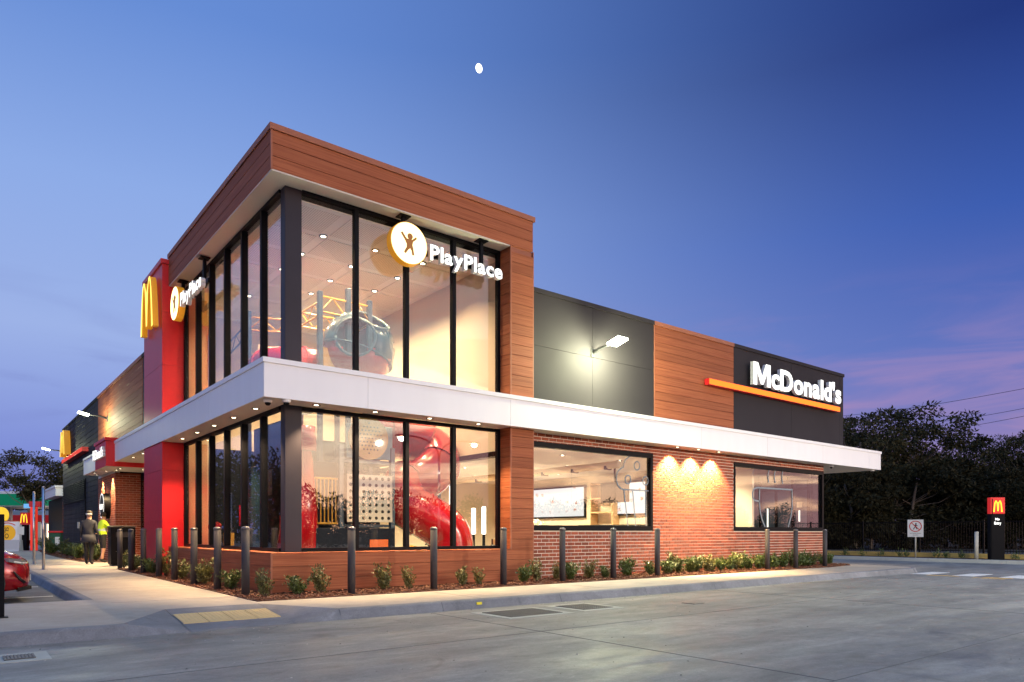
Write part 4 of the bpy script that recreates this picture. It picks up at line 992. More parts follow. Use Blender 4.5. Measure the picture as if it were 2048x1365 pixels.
# name sign and bar on the upper front wall
t = empty('name_sign', (17.7, .3, 5.7), 0, 'large white illuminated name lettering on the dark upper front wall', 'sign'); T = Matrix.Translation((-17.7, -.3, -5.7))
letters(t, "McDonald's", .70, 5.45, T @ FRONT(14.95, .13, 5.70), .11, [M_SIGNW, M_WRET], .034, .05)
t = empty('light_bar', (16.6, .3, 5.4), 0, 'long glowing orange bar under the white name lettering', 'sign')
q = MB(); q.box(-3.82, 3.80, -.18, -.02, 0, .18); q.build('housing', M_RED, t); bx('lens', M_SIGNO, t, -3.815, 3.795, -.186, -.181, .012, .168); bx('fixing', M_FRAME, t, -3.0, 3.0, -.019, 0, .05, .13)
# play signs hung under the tower soffit
M_ICON = mat('icon_brown', (.22, .09, .01), .5, emit=(.30, .10, .01), estr=.5)
def stroke(pts, w):
    P = [Vector((a, b, 0)) for a, b in pts]; Lp, Rp = [], []
    for i, p in enumerate(P):
        d = (P[min(i + 1, len(P) - 1)] - P[max(i - 1, 0)]).normalized(); n = Vector((-d.y, d.x, 0)) * w / 2; Lp.append((p + n)[:2]); Rp.append((p - n)[:2])
    return Lp + Rp[::-1]
def play_sign(frame_at, loc, lb, post_u, depth_dir):
    t = empty('play_sign', loc, 0, lb, 'sign', 'hanging play area signs'); F = Matrix.Translation(-Vector(loc)) @ frame_at
    circle = [(.42 * math.cos(2 * math.pi * i / 48), .42 * math.sin(2 * math.pi * i / 48)) for i in range(48)]
    d = poly_sign('disc', circle, F, -.16, .0, [M_YEL, M_YEL], t)
    poly_sign('disc_face', [(a * .965, b * .965) for a, b in circle], F, .0005, .006, [M_SIGNYF, M_YEL], t)
    ic = [( [(.075 * math.cos(a) + .02, .075 * math.sin(a) + .165) for a in [2 * math.pi * i / 16 for i in range(16)]]),
          [(-.075, .10), (-.19, .235), (-.235, .20), (-.12, .05), (-.075, -.03), (-.075, -.10), (-.15, -.235), (-.10, -.265), (-.03, -.165), (.02, -.12), (.055, -.16), (.075, -.27), (.135, -.262), (.105, -.10), (.085, -.03), (.10, .05), (.21, .15), (.18, .19), (.075, .10)]]
    q = 0
    for pts in ic: poly_sign('icon', [(a * .84, b * .84) for a, b in pts], F, .0065, .012, [M_ICON, M_ICON], t)
    letters(t, 'PlayPlace', .33, 1.86, F @ Matrix.Translation((.50, -.19, -.06)), .10, [M_SIGNW, M_WRET], .026, .06)
    poly_sign('backing_rail', [(.1, -.08), (2.34, -.08), (2.34, .03), (.1, .03)], F, -.21, -.165, [M_FRAME, M_FRAME], t)
    for u in post_u:
        poly_sign('post', [(u - .035, -.08), (u + .035, -.08), (u + .035, .60), (u - .035, .60)], F, -.24, -.17, [M_FRAME, M_FRAME], t)
        poly_sign('plate', [(u - .12, .585), (u + .12, .585), (u + .12, .605), (u - .12, .605)], F, -.31, -.09, [M_FRAME, M_FRAME], t)
play_sign(FRONT(2.77, -.02, 6.89), (2.77, .15, 6.89), 'glowing yellow disc and white play lettering hung over the front upper window', (-.02, 1.92), 1)
play_sign(LEFT(-.02, 6.80, 6.86), (.15, 6.80, 6.86), 'glowing yellow disc and white play lettering on the left side beside the red column', (-.02, 1.92), 1)
# arch signs
def arch_sign(F, w, h, d, loc, lb, mf=M_SIGNY):
    t = empty('arch_sign', loc, 0, lb, 'sign', 'yellow double-arch signs'); A = Matrix.Translation(-Vector(loc)) @ F
    poly_sign('arch_body', arches(w, h), A, 0.0, d, [M_YEL, M_YEL], t); poly_sign('arch_face', arches(w, h), A, d + .001, d + .012, [mf, M_YEL], t); return t
arch_sign(LEFT(-.19, 9.25, 6.48), 1.5, 1.38, .13, (-.19, 8.5, 6.48), 'yellow double-arch sign on the tall red column')
arch_sign(LEFT(.40, 32.4, 5.15), 1.9, 1.30, .28, (.40, 31.4, 5.15), 'yellow double-arch sign at the far end of the dark side wall')
t = empty('wall_bar', (.42, 28.4, 4.78), 0, 'red bar under the arch sign on the dark side wall', 'sign'); bx('housing', M_RED, t, -.25, -.002, -3.8, 3.75, 0, .2); bx('lens', emis('bar_pink', (1, .10, .08), .7), t, -.256, -.251, -3.79, 3.74, .01, .19)
t = empty('entry_name_sign', (-.45, 15.2, 3.6), 0, 'small white illuminated name lettering on the red entry portal', 'sign'); T = Matrix.Translation((.45, -15.2, -3.6))
letters(t, "McDonald's", .34, 2.1, T @ LEFT(-.50, 16.22, 3.62), .08, [M_SIGNW, M_WRET], .02, .05)
t = empty('coffee_sign', (.42, 19.25, 2.15), 0, 'round black and white coffee sign on the brick pier', 'sign'); F = Matrix.Translation((-.42, -19.25, -2.15)) @ LEFT(.42, 19.25, 2.15)
cir = lambda r_: [(r_ * math.cos(2 * math.pi * i / 40), r_ * math.sin(2 * math.pi * i / 40)) for i in range(40)]
poly_sign('drum', cir(.50), F, 0, .24, [M_FRAME, M_FRAME], t); poly_sign('ring', cir(.49), F, .2405, .246, [emis('coffee_white', (1, .98, .95), 1.3)], t); poly_sign('face', cir(.43), F, .2465, .25, [M_HOLE], t)
letters(t, 'McCafé', .22, .72, F @ Matrix.Translation((-.36, -.14, .262)), .02, [M_SIGNW, M_WRET], .02, .02)

# ------------------------------------------------------------------ lamps on the walls, cameras
M_LAMPB = mat('lamp_housing', (.02, .02, .022), .4)
def flood(loc, d, power, tgt, lb, size=.30):
    # wall floodlight: bracket, arm, head with the glowing face down; d = outward direction
    t = empty('floodlight', loc, 0, lb, 'lamp', 'wall floodlights'); d = Vector(d); s_ = Vector((d.y, -d.x, 0))
    def ob(name, a0, a1, b0, b1, z0, z1, m_):
        q = MB(); q.cbox(a0, a1, b0, b1, z0, z1, b=.008)
        if name in ('head', 'lens'):
            ct, st = math.cos(R(14)), math.sin(R(14)); q.v = [(.67 + (p[0] - .67) * ct - (p[2] - .1) * st, p[1], .1 + (p[0] - .67) * st + (p[2] - .1) * ct) for p in q.v]
        q.v = [tuple(d * p[0] + s_ * p[1] + Vector((0, 0, p[2]))) for p in q.v]
        o = q.build(name, m_, t); bm = bmesh.new(); bm.from_mesh(o.data); bmesh.ops.recalc_face_normals(bm, faces=bm.faces); bm.to_mesh(o.data); bm.free(); return o
    ob('bracket', 0, .03, -.07, .07, -.12, .12, M_LAMPB)
    q = MB(); q.tube([(0, 0, 0), tuple(d * .25 + Vector((0, 0, .07))), tuple(d * .72 + Vector((0, 0, .10)))], [.045, .035, .03], 8); q.build('arm', M_LAMPB, t)
    hd = ob('head', .66, .64 + size * 1.2, -size / 2, size / 2, .10, .13, M_LAMPB)
    ob('lens', .64, .66 + size * 1.2, -size / 2 - .02, size / 2 + .02, .045, .098, M_FLOOD)
    c = d * (.64 + size * .62) + Vector((0, 0, -.07))
    ld = bpy.data.lights.new('lamp_light', 'POINT'); ld.energy = power; ld.color = (.95, 1.0, .62); ld.shadow_soft_size = .16; l = bpy.data.objects.new('lamp_light', ld); COL.objects.link(l); l.parent = t; l.location = c
    return t
flood((8.23, .30, 5.62), (0, -1, 0), 950, (8.2, -1.2, 0), 'floodlight glaring on the dark front wall panel', .32)
flood((.42, 19.5, 5.62), (-1, 0, 0), 260, (-1.2, 19.0, 0), 'floodlight on an arm on the timber-look side wall')
flood((.42, 33.6, 5.55), (-1, 0, 0), 260, (-1.2, 33, 0), 'floodlight at the far end of the dark side wall')
for (x, y), lb in (((-.02, .10), 'dome security camera left of the corner under the white canopy'), ((.24, -.10), 'dome security camera right of the corner under the white canopy'), ((19.75, .10), 'dome security camera by the right end of the brick wall'), ((22.55, -.02), 'dome security camera at the right tip of the canopy')):
    t = empty('security_camera', (x, y, 3.452), 0, lb, 'camera', 'dome cameras under the canopy'); q = MB(); q.lathe([(.075, 0), (.075, -.035), (.06, -.05), (1e-7, -.05)], n=16); q.build('housing', M_WHITE, t)
    q = MB(); q.sm = True; q.lathe([(.055, -.05), (.05, -.075), (.03, -.098), (1e-7, -.105)], n=16); q.build('dome', M_FRAME, t)

# ------------------------------------------------------------------ bollards
def make_bollard():
    t = empty('bollard', (0, 0, 0)); q = MB(); q.sm = True; q.lathe([(.068, 0), (.068, 1.165)], n=20); q.build('tube', M_BOLL, t)
    q = MB(); q.sm = True; q.lathe([(.071, 1.165), (.071, 1.185), (.060, 1.20), (.030, 1.212), (1e-7, 1.215)], n=20); q.build('cap', mat('bollard_cap', (.16, .15, .15), .3, metal=.6), t)
    q = MB(); q.lathe([(.10, 0), (.10, .012), (.07, .016)], n=16); q.build('base_collar', M_BOLL, t); return t
bol = make_bollard(); first = True
fr_x = [1.15, 2.86, 4.55, 6.2, 7.82, 9.4, 14.3, 15.85, 17.6]
lf_y = [0.08, 1.45, 2.75, 4.15, 5.75, 7.95, 10.6, 12.4]
lf_px = [491, 435, 388, 349, 318, 287, 262, 240]
spots_b = [((x, -.80, .0), 'charcoal bollard in the front bed, %s from the street corner' % ORD[i]) for i, x in enumerate(fr_x)]
for i, px in enumerate(lf_px):
    p = onx(px, 1100, -.43); spots_b.append(((-.43, p[1], .0), 'charcoal bollard along the left path, %s from the street corner' % ORD[i]))
for loc, lb in spots_b:
    o = bol if first else copy_tree(bol); first = False
    o.location = loc; o.rotation_euler = (0, 0, rng.uniform(0, 6)); tag(o, lb, 'bollard', 'charcoal bollards around the restaurant')
bx('warning_sticker', mat('sticker_yellow', (.75, .62, .02), .5), [o for o in COL.objects if o.get('label', '').startswith('charcoal bollard in the front bed, eighth')][0], -.0175, .0175, -.0715, -.0685, .66, .80)

# ------------------------------------------------------------------ shrubs
M_LEAF = leaf_mat('shrub_leaf', (.020, .050, .010), (.12, .155, .028)); M_LEAFR = leaf_mat('shrub_leaf_warm', (.035, .055, .014), (.20, .17, .04)); M_STEM = mat('stem_brown', (.06, .035, .02), .8)
def leaf_cloud(pts, dirs, L, W, rs, fold=.25):
    # pts, dirs: arrays; one folded two-quad leaf each
    n = len(pts); d = dirs / np.linalg.norm(dirs, axis=1, keepdims=True)
    r_ = rs.normal(size=(n, 3)); s_ = np.cross(d, r_); s_ /= np.linalg.norm(s_, axis=1, keepdims=True); u = np.cross(s_, d)
    l = (L * rs.uniform(.65, 1.3, n))[:, None]; w = (W * rs.uniform(.7, 1.2, n))[:, None]
    b = pts; m = pts + d * l * .5; tp = pts + d * l
    a = m + s_ * w * .5 + u * w * fold; c = m - s_ * w * .5 + u * w * fold
    v = np.stack([b, a, tp, c], 1).reshape(-1, 3); i = np.arange(n)[:, None] * 4
    f = np.concatenate([i + np.array([[0, 1, 2]]), i + np.array([[0, 2, 3]])], 1).reshape(-1, 3)
    return v, f
def np_mesh(name, v, f, mats):
    me = bpy.data.meshes.new(name); me.vertices.add(len(v)); me.vertices.foreach_set('co', np.asarray(v, 'f').ravel())
    k = f.shape[1]; me.loops.add(f.size); me.loops.foreach_set('vertex_index', f.astype('i').ravel())
    me.polygons.add(len(f)); me.polygons.foreach_set('loop_start', np.arange(0, f.size, k, dtype='i')); me.polygons.foreach_set('loop_total', np.full(len(f), k, 'i'))
    for m_ in mats: me.materials.append(m_)
    me.update(calc_edges=True); me.validate(); return me
def make_shrub(seed, h, w, n, m_):
    rs = np.random.default_rng(seed); t = empty('shrub', (0, 0, 0)); q = MB(); P = []; D = []
    for k in range(11):
        a = rs.uniform(0, 6.28); r1 = rs.uniform(.1, 1) * w * .5; hh = h * rs.uniform(.55, 1.0)
        p = [Vector((0, 0, -.02)), Vector((math.cos(a) * r1 * .5, math.sin(a) * r1 * .5, hh * .5)), Vector((math.cos(a) * r1, math.sin(a) * r1, hh))]
        q.tube(p, [.008, .006, .003], 4)
        pn = [np.array(x) for x in p]
        for j in range(n // 11):
            f = rs.uniform(.18, 1.0); pt = pn[0] * (1 - f) + pn[2] * f if f > .5 else pn[0] * (1 - 2 * f) + pn[1] * 2 * f
            dr = rs.normal(size=3) * .8; dr[2] = abs(dr[2]) * .5 + .45; P.append(pt + rs.normal(size=3) * np.array([.035, .035, .02])); D.append(dr)
    P = np.array(P); P[:, 2] = np.maximum(P[:, 2], .03)
    v, f = leaf_cloud(P, np.array(D), .078, .036, rs); o = link('foliage', np_mesh('foliage', v, f, [m_]), t); q.build('stems', M_STEM, t); return t
SHR = [make_shrub(1, .46, .56, 620, M_LEAF), make_shrub(2, .54, .50, 560, M_LEAFR), make_shrub(3, .42, .60, 640, M_LEAF), make_shrub(4, .60, .42, 400, M_LEAFR)]
used_s = [False] * 4
def put_shrub(i, loc, sc, lb, grp):
    if used_s[i]: o = copy_tree(SHR[i])
    else: o = SHR[i]; used_s[i] = True
    o.location = loc; o.rotation_euler = (0, 0, rng.uniform(0, 6.28)); sc *= .80; o.scale = (sc, sc, sc * rng.uniform(.8, 1.15)); tag(o, lb, 'shrub', grp)
fpx = [(530, 3, .95), (597, 0, 1.0), (643, 3, 1.1), (768, 1, 1.12), (818, 3, .85), (925, 1, .9), (958, 3, .85), (1045, 2, 1.05), (1074, 3, 1.15), (1112, 3, .95), (1140, 0, 1.15), (1178, 1, 1.1), (1212, 0, .8), (1256, 2, 1.35), (1302, 0, .9)]
for i, (px, k, sc) in enumerate(fpx):
    p = ony(px, 1100, -.42 if i % 2 else -.55); put_shrub(k, (p[0], p[1], .01), sc, 'low green shrub in the front bed, %s from the street corner' % ORD[i], 'shrubs in the front bed')
x = ony(1332, 1100, -.4)[0]; i = 0
while x < 17.9:
    put_shrub(i % 4 if i % 4 != 3 else 2, (x, -.32 + rng.uniform(-.1, .1), .01), rng.uniform(1.1, 1.35), 'leafy shrub in the hedge under the brick wall, %s from the left' % ORD[i], 'hedge shrubs under the brick wall'); i += 1; x += .36
put_shrub(0, (18.6, -.2, .01), 1.25, 'last shrub at the right end of the front bed', 'hedge shrubs under the brick wall'); put_shrub(2, (19.2, -.1, .01), 1.1, 'small shrub at the outer right tip of the front bed', 'hedge shrubs under the brick wall')
for i, (px, k, sc) in enumerate([(462, 0, 1.1), (410, 1, 1.15), (398, 0, 1.1), (364, 1, 1.2), (331, 3, 1.3), (306, 0, 1.25), (290, 2, 1.3), (270, 0, 1.35), (248, 1, 1.3)]):
    p = onx(px, 1100, -.24); put_shrub(k, (-.24, p[1], .01), sc, 'low shrub in the left bed, %s from the street corner' % ORD[i], 'shrubs in the left bed')
for i in range(14):
    put_shrub(i % 3, (-.15 + rng.uniform(-.25, .2), 18.9 + i * 1.5, .01), rng.uniform(1.5, 1.9), 'shrub along the dark side wall, %s from the brick pier' % ORD[i], 'shrubs along the dark side wall')

# ------------------------------------------------------------------ drain grates, poles
M_GRATE = mat('grate_iron', (.16, .15, .135), .6, metal=.4, var=.15)
def grate(x0, x1, y0, y1, lb, pitch=.045):
    t = empty('drain_grate', ((x0 + x1) / 2, (y0 + y1) / 2, -.149), 0, lb, 'grate', 'drain grates in the driveway'); a, b = (x1 - x0) / 2, (y1 - y0) / 2
    bx('surround', M_KERBFAR, t, -a - .14, a + .14, -b - .14, b + .14, -.001, .0045); bx('pit', M_JOINT, t, -a, a, -b, b, .0046, .006)
    q = MB(); n = int(2 * a / pitch)
    for k in range(n + 1): q.box(-a + k * pitch, -a + k * pitch + .018, -b, b, .007, .014)
    for k in range(int(2 * b / pitch) + 1): q.box(-a, a, -b + k * pitch, -b + k * pitch + .016, .0065, .012)
    o = q.build('bars', M_GRATE, t); o['kind'] = 'stuff'
grate(2.06, 3.08, -4.22, -3.49, 'larger square iron drain grate in the drive'); grate(3.60, 4.27, -4.17, -3.47, 'smaller iron drain grate to the right of the large one'); grate(-4.0, -3.76, -3.94, -3.64, 'small drain grate at the lower left of the drive', .03)
t = empty('pit_cover', (5.9, -4.55, -.149), 0, 'small worn pit cover beyond the drain grates', 'cover'); bx('plate', M_JOINT, t, -.14, .14, -.14, .14, 0, .006); bx('rim', M_ROAD, t, -.12, .12, -.12, .12, .0061, .009)
for px, py, lb, top in ((87, 1140, 'nearer slim steel pole on the path edge beside the red car', 975), (68, 1130, 'farther slim steel pole on the path edge beside the red car', 985)):
    p = onz(px, py); h = ony(px, top, p[1])[2]; t = empty('steel_pole', (p[0], p[1], 0), 0, lb, 'pole', 'steel poles on the path edge')
    q = MB(); q.sm = True; q.lathe([(.04, 0), (.04, h)], n=14); q.build('tube', M_STEEL, t); q = MB(); q.lathe([(.043, h), (.043, h + .02), (1e-7, h + .03)], n=14); q.build('cap', M_STEEL, t); q = MB(); q.lathe([(.08, 0), (.08, .012), (.045, .014)], n=14); q.build('base_plate', M_STEEL, t)
p = onz(-1, 1236); t = empty('black_post', (p[0], p[1], 0), 0, 'black square post cut by the left edge of the picture', 'post'); bx('shaft', M_FRAME, t, -.05, .05, -.05, .05, 0, 1.34, b=.006); bx('foot', M_FRAME, t, -.09, .09, -.09, .09, 0, .012)
t = empty('bin_cabinet', (.06, 14.4, 0), 0, 'black bin cabinet standing before the brick pier', 'bin'); bx('body', M_FRAME, t, -.36, .36, -.30, .30, .05, 1.28, b=.01); bx('lid', M_LAMPB, t, -.38, .38, -.32, .32, 1.285, 1.33, b=.01); bx('flap', M_DARK, t, -.22, .22, -.32, -.302, .95, 1.12, b=.004); bx('flap', M_DARK, t, -.378, -.362, -.2, .2, .95, 1.12, b=.004); bx('plinth', M_FRAME, t, -.32, .32, -.27, .27, 0, .049)

# ------------------------------------------------------------------ trees
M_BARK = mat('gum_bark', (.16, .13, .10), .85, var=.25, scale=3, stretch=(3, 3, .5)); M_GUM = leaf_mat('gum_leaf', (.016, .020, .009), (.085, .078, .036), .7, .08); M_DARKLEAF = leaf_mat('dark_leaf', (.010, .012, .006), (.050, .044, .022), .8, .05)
def make_tree(seed, H, cw, nclump, nleaf, m_, leaf=.24, base=.30, name='gum_tree'):
    rs = np.random.default_rng(seed); t = empty(name, (0, 0, 0)); q = MB(); P = []; D = []
    bend = rs.normal(size=2) * H * .05
    trunk = [Vector((bend[0] * f * f, bend[1] * f * f, -.2 + (H * .82 + .2) * f)) for f in np.linspace(0, 1, 6)]; q.tube(trunk, [H * .020 * (1 - .75 * f) + .02 for f in np.linspace(0, 1, 6)], 7)
    for k in range(nclump):
        f = rs.uniform(base, 1.0); a = rs.uniform(0, 6.28) + k * 2.4; prof = math.sin(math.pi * min(1, (1.05 - f) / (1.05 - base)) ** .75) ** .7
        r_ = cw * .5 * prof * rs.uniform(.45, 1.05); z = H * f * rs.uniform(.92, 1.02)
        c = Vector((math.cos(a) * r_, math.sin(a) * r_, z)); b = trunk[min(5, max(1, int(f * 4.2)))]
        s_ = b.lerp(Vector((0, 0, z)), .25); s_.z = min(s_.z, z * .9)
        if k % 2 == 0: q.tube([s_, s_.lerp(c, .55) + Vector((0, 0, -.12 * r_)), c], [H * .006, H * .004, H * .0015], 5)
        cs = rs.uniform(.55, 1.15) * cw * .15; m = nleaf // nclump
        g_ = rs.normal(size=(m, 3)); g_ /= np.linalg.norm(g_, axis=1, keepdims=True); g_ *= rs.uniform(.25, 1.0, (m, 1)) ** .6
        pts = np.array(c) + g_ * np.array([cs, cs, cs * .62]); P.append(pts); d = g_ + rs.normal(size=(m, 3)) * .7; d[:, 2] -= .35; D.append(d)
    v, f = leaf_cloud(np.concatenate(P), np.concatenate(D), leaf, leaf * .42, rs, .12); link('crown', np_mesh('crown', v, f, [m_]), t); q.build('trunk', M_BARK, t); return t
TR = [make_tree(11, 9.0, 7.0, 46, 9500, M_GUM), make_tree(12, 8.0, 6.0, 40, 8500, M_GUM, base=.35), make_tree(13, 6.5, 5.5, 38, 8500, M_DARKLEAF, base=.15), make_tree(14, 7.5, 4.8, 36, 7500, M_DARKLEAF, base=.22), make_tree(15, 3.6, 4.6, 34, 8000, M_DARKLEAF, .2, .05)]
used_t = [False] * 5
def put_tree(i, x, y, z, H, wide, lb, grp, name=None):
    if used_t[i]: o = copy_tree(TR[i])
    else: o = TR[i]; used_t[i] = True
    o.location = (x, y, z); s_ = H / (9.0, 8.0, 6.5, 7.5, 3.6, 8.0)[i]; o.scale = (s_ * wide, s_ * wide, s_); o.rotation_euler = (0, 0, rng.uniform(0, 6.28)); tag(o, lb, 'tree', grp)
def at_depth(px, t): d = ray(px, HY); return CAM[0] + d[0] * t, CAM[1] + d[1] * t
# (pixel column, depth, top pixel row, kind, width factor)
gums = [(1720, 44, 836, 0, 1.0), (1765, 47, 832, 1, 1.05), (1828, 46, 810, 0, 1.12), (1880, 52, 900, 3, 1.0), (1935, 50, 885, 1, .85), (1990, 49, 872, 3, 1.0), (2045, 46, 862, 0, .8), (1690, 52, 850, 1, 1.0), (2110, 48, 850, 1, 1.0)]
for i, (px, dp, py, k, wd) in enumerate(gums):
    x, y = at_depth(px, dp); put_tree(k, x, y, .1, 1.1 + (HY - py) / FPX * dp - .1, wd, 'tall dark gum tree beyond the fence, %s from the left in the row' % ORD[i], 'gum trees beyond the fence')
for i in range(15):
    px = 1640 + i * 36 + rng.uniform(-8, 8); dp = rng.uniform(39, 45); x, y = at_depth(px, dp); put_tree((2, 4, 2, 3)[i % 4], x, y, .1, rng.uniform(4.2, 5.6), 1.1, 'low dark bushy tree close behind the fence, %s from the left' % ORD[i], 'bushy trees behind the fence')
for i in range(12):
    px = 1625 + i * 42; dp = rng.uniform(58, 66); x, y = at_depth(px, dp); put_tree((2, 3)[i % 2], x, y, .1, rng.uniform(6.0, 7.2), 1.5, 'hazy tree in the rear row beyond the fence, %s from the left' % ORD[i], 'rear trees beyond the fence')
TR.append(make_tree(21, 8.0, 6.4, 44, 9000, M_GUM, base=.56)); used_t.append(False)
x, y = at_depth(62, 62); put_tree(5, x, y, 0, 1.1 + (HY - 908) / FPX * 62, 1.1, 'dark leafy tree left of the restaurant, in front of the green canopy', 'trees left of the restaurant')
for i, (px, dp, h) in enumerate(((-60, 95, 7), (30, 110, 8), (100, 120, 9), (130, 105, 8))):
    x, y = at_depth(px, dp); put_tree(2, x, y, 0, h * .75, 1.6, 'distant dark tree behind the petrol station, %s from the left' % ORD[i], 'distant trees behind the petrol station')
# tree belt across the street behind the photographer, mirrored in the glass
P = []; D = []; rs = np.random.default_rng(5)
for k in range(90):
    x = -30 + k * 1.35 + rs.normal() * .4; hgt = rs.uniform(2.0, 5.2); c = rs.normal(size=(1300, 3)); c /= np.linalg.norm(c, axis=1, keepdims=True); c *= rs.uniform(.2, 1, (1300, 1)) ** .5
    P.append(np.array([x, -44 + rs.normal() * 2, hgt * .5]) + c * np.array([1.6, 1.6, hgt * .55])); D.append(c + rs.normal(size=c.shape) * .6)
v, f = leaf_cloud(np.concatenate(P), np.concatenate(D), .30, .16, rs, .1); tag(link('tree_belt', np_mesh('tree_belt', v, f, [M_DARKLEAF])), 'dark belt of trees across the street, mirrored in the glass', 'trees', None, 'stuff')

P = []; D = []
for k in range(60):
    x = -78 + k * 1.2 + rs.normal() * .5; hgt = rs.uniform(7, 12); c = rs.normal(size=(1100, 3)); c /= np.linalg.norm(c, axis=1, keepdims=True); c *= rs.uniform(.2, 1, (1100, 1)) ** .5
    P.append(np.array([x, 74 + rs.normal() * 2, hgt * .5]) + c * np.array([2.2, 2.2, hgt * .52])); D.append(c + rs.normal(size=c.shape) * .6)
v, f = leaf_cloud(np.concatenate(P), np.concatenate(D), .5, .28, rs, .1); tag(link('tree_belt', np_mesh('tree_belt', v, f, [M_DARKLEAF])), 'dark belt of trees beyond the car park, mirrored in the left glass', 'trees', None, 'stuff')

# ------------------------------------------------------------------ fence, sleepers, far kerb planting
F = empty('fence', (30.75, 0, .16), 0, 'black steel picket fence behind the far planting strip', 'fence')
for k in range(14):
    y0 = -14 + 2.6 * k; bx('post', M_FRAME, F, -.035, .035, y0 - .035, y0 + .035, 0, 1.5, b=.004)
    for z in (.12, 1.40): bx('rail', M_FRAME, F, -.018, .018, y0 + .036, y0 + 2.564, z, z + .04)
    q = MB()
    for j in range(1, 24): yy = y0 + .105 * j + .03; q.box(-.009, .009, yy - .009, yy + .009, .05, 1.46)
    o = q.build('pickets', M_FRAME, F); o['kind'] = 'stuff'
W = empty('sleeper_wall', (30.4, 0, -.01), 0, 'low timber sleeper wall under the fence, coloured lamplight yellow', 'wall'); M_SLEEP = mat('lamplit_pine', (.52, .37, .11), .8, var=.2, scale=6, stretch=(4, .4, 4), rnd=.12)  # yellow lamplight on the sleepers is put into the timber colour
for k in range(15): bd('sleeper', M_SLEEP, W, -.045, .045, -16 + 2.4 * k + .004, -16 + 2.4 * (k + 1) - .004, 0, .21, b=.008)
def tuft(loc, lb):
    t = empty('strip_plant', loc, rng.uniform(0, 6), lb, 'plant', 'small plants in the far strip'); rs = np.random.default_rng(int(abs(loc[1]) * 100) + 3); n = 46
    P = rs.normal(size=(n, 3)) * np.array([.07, .07, .0]); P[:, 2] = np.abs(rs.normal(size=n)) * .12; D = rs.normal(size=(n, 3)) * .6; D[:, 2] = np.abs(D[:, 2]) + .7
    v, f = leaf_cloud(P, D, .16, .035, rs); link('leaves', np_mesh('leaves', v, f, [M_LEAF]), t); q = MB(); q.tube([(0, 0, -.02), (.01, 0, .15)], .008, 4); q.build('stem', M_STEM, t)
for i, px in enumerate((1690, 1724, 1762, 1800, 1812, 1875, 1893, 1923, 1985, 2030)):
    d = ray(px, HY); tt = (29.6 - CAM[0]) / d[0]; tuft((29.6, CAM[1] + d[1] * tt, -.01), 'small tufted plant in the far strip, %s from the left' % ORD[i])
# no-walking sign, pale bollard, entry totem
M_SGN = mat('sign_plate_white', (.72, .72, .68), .5); M_SRED = mat('sign_red', (.55, .03, .02), .5); M_SBLK = mat('sign_black', (.02, .02, .02), .5); M_PALE = mat('pale_post', (.52, .50, .42), .5)
def no_walk_sign(t, S):
    # plate faces the -X side, local origin at plate centre
    F_ = fr((-.02, 0, 0), (0, -1, 0), (0, 0, 1), (-1, 0, 0)); a, b = S * .5, S * .62
    poly_sign('plate', [(-a, -b), (a, -b), (a, b), (-a, b)], F_, -.012, 0, [M_SGN, M_SGN], t)
    n = 32; r0, r1 = S * .34, S * .40; q = MB(); vv = [tuple(F_ @ Vector((r_ * math.cos(2 * math.pi * i / n), S * .14 + r_ * math.sin(2 * math.pi * i / n), .004))) for r_ in (r0, r1) for i in range(n)]
    q.add(vv, [(i, n + i, n + (i + 1) % n, (i + 1) % n) for i in range(n)]); q.build('ring', M_SRED, t)
    poly_sign('slash', stroke([(-.25 * S, .39 * S), (.25 * S, -.11 * S)], .055 * S), F_, .0045, .006, [M_SRED, M_SRED], t)
    for pts, w in (([(.02 * S, .28 * S), (.0, .12 * S)], .09 * S), ([(0, .14 * S), (-.08 * S, .02 * S), (-.13 * S, -.08 * S)], .05 * S), ([(0, .13 * S), (.05 * S, .03 * S), (.11 * S, -.07 * S)], .05 * S), ([(.03 * S, .25 * S), (.14 * S, .16 * S)], .04 * S), ([(.02 * S, .25 * S), (-.09 * S, .17 * S)], .04 * S)):
        poly_sign('walker', stroke(pts, w), F_, .002, .0035, [M_SBLK, M_SBLK], t)
    poly_sign('walker_head', [(.03 * S + .045 * S * math.cos(x_), .335 * S + .045 * S * math.sin(x_)) for x_ in [2 * math.pi * i / 12 for i in range(12)]], F_, .002, .0035, [M_SBLK, M_SBLK], t)
    letters(t, 'NO PEDESTRIAN', S * .07, S * .7, F_ @ Matrix.Translation((-.35 * S, -.40 * S, .002)), .002, [M_SBLK], .0, .06, name='letter'); letters(t, 'ACCESS', S * .07, S * .34, F_ @ Matrix.Translation((-.17 * S, -.52 * S, .002)), .002, [M_SBLK], .0, .06, name='letter')
def along(px, x): d = ray(px, HY); return CAM[1] + d[1] * (x - CAM[0]) / d[0]
yy = along(1831, 29.2); t = empty('no_walking_sign', (29.2, yy, 1.30), R(16), 'white no-walking sign on a pale post in the far planting strip', 'sign'); no_walk_sign(t, .62)
q = MB(); q.sm = True; q.lathe([(.03, -1.32), (.03, .35)], (.012, 0, 0), 12); q.build('post', M_PALE, t)
yy = along(1953, 28.98); t = empty('pale_bollard', (28.98, yy, -.01), 0, 'pale round post beside the entry totem', 'bollard'); q = MB(); q.sm = True; q.lathe([(.075, 0), (.075, 1.12)], n=18); q.build('tube', M_PALE, t); q = MB(); q.lathe([(.078, 1.12), (.078, 1.14), (.05, 1.155), (1e-7, 1.16)], n=18); q.build('cap', M_PALE, t)
yy = along(1990, 28.95); t = empty('entry_totem', (29.1, yy, -.01), R(46), 'slim black totem with red top and glowing yellow arches by the drive entry', 'sign')
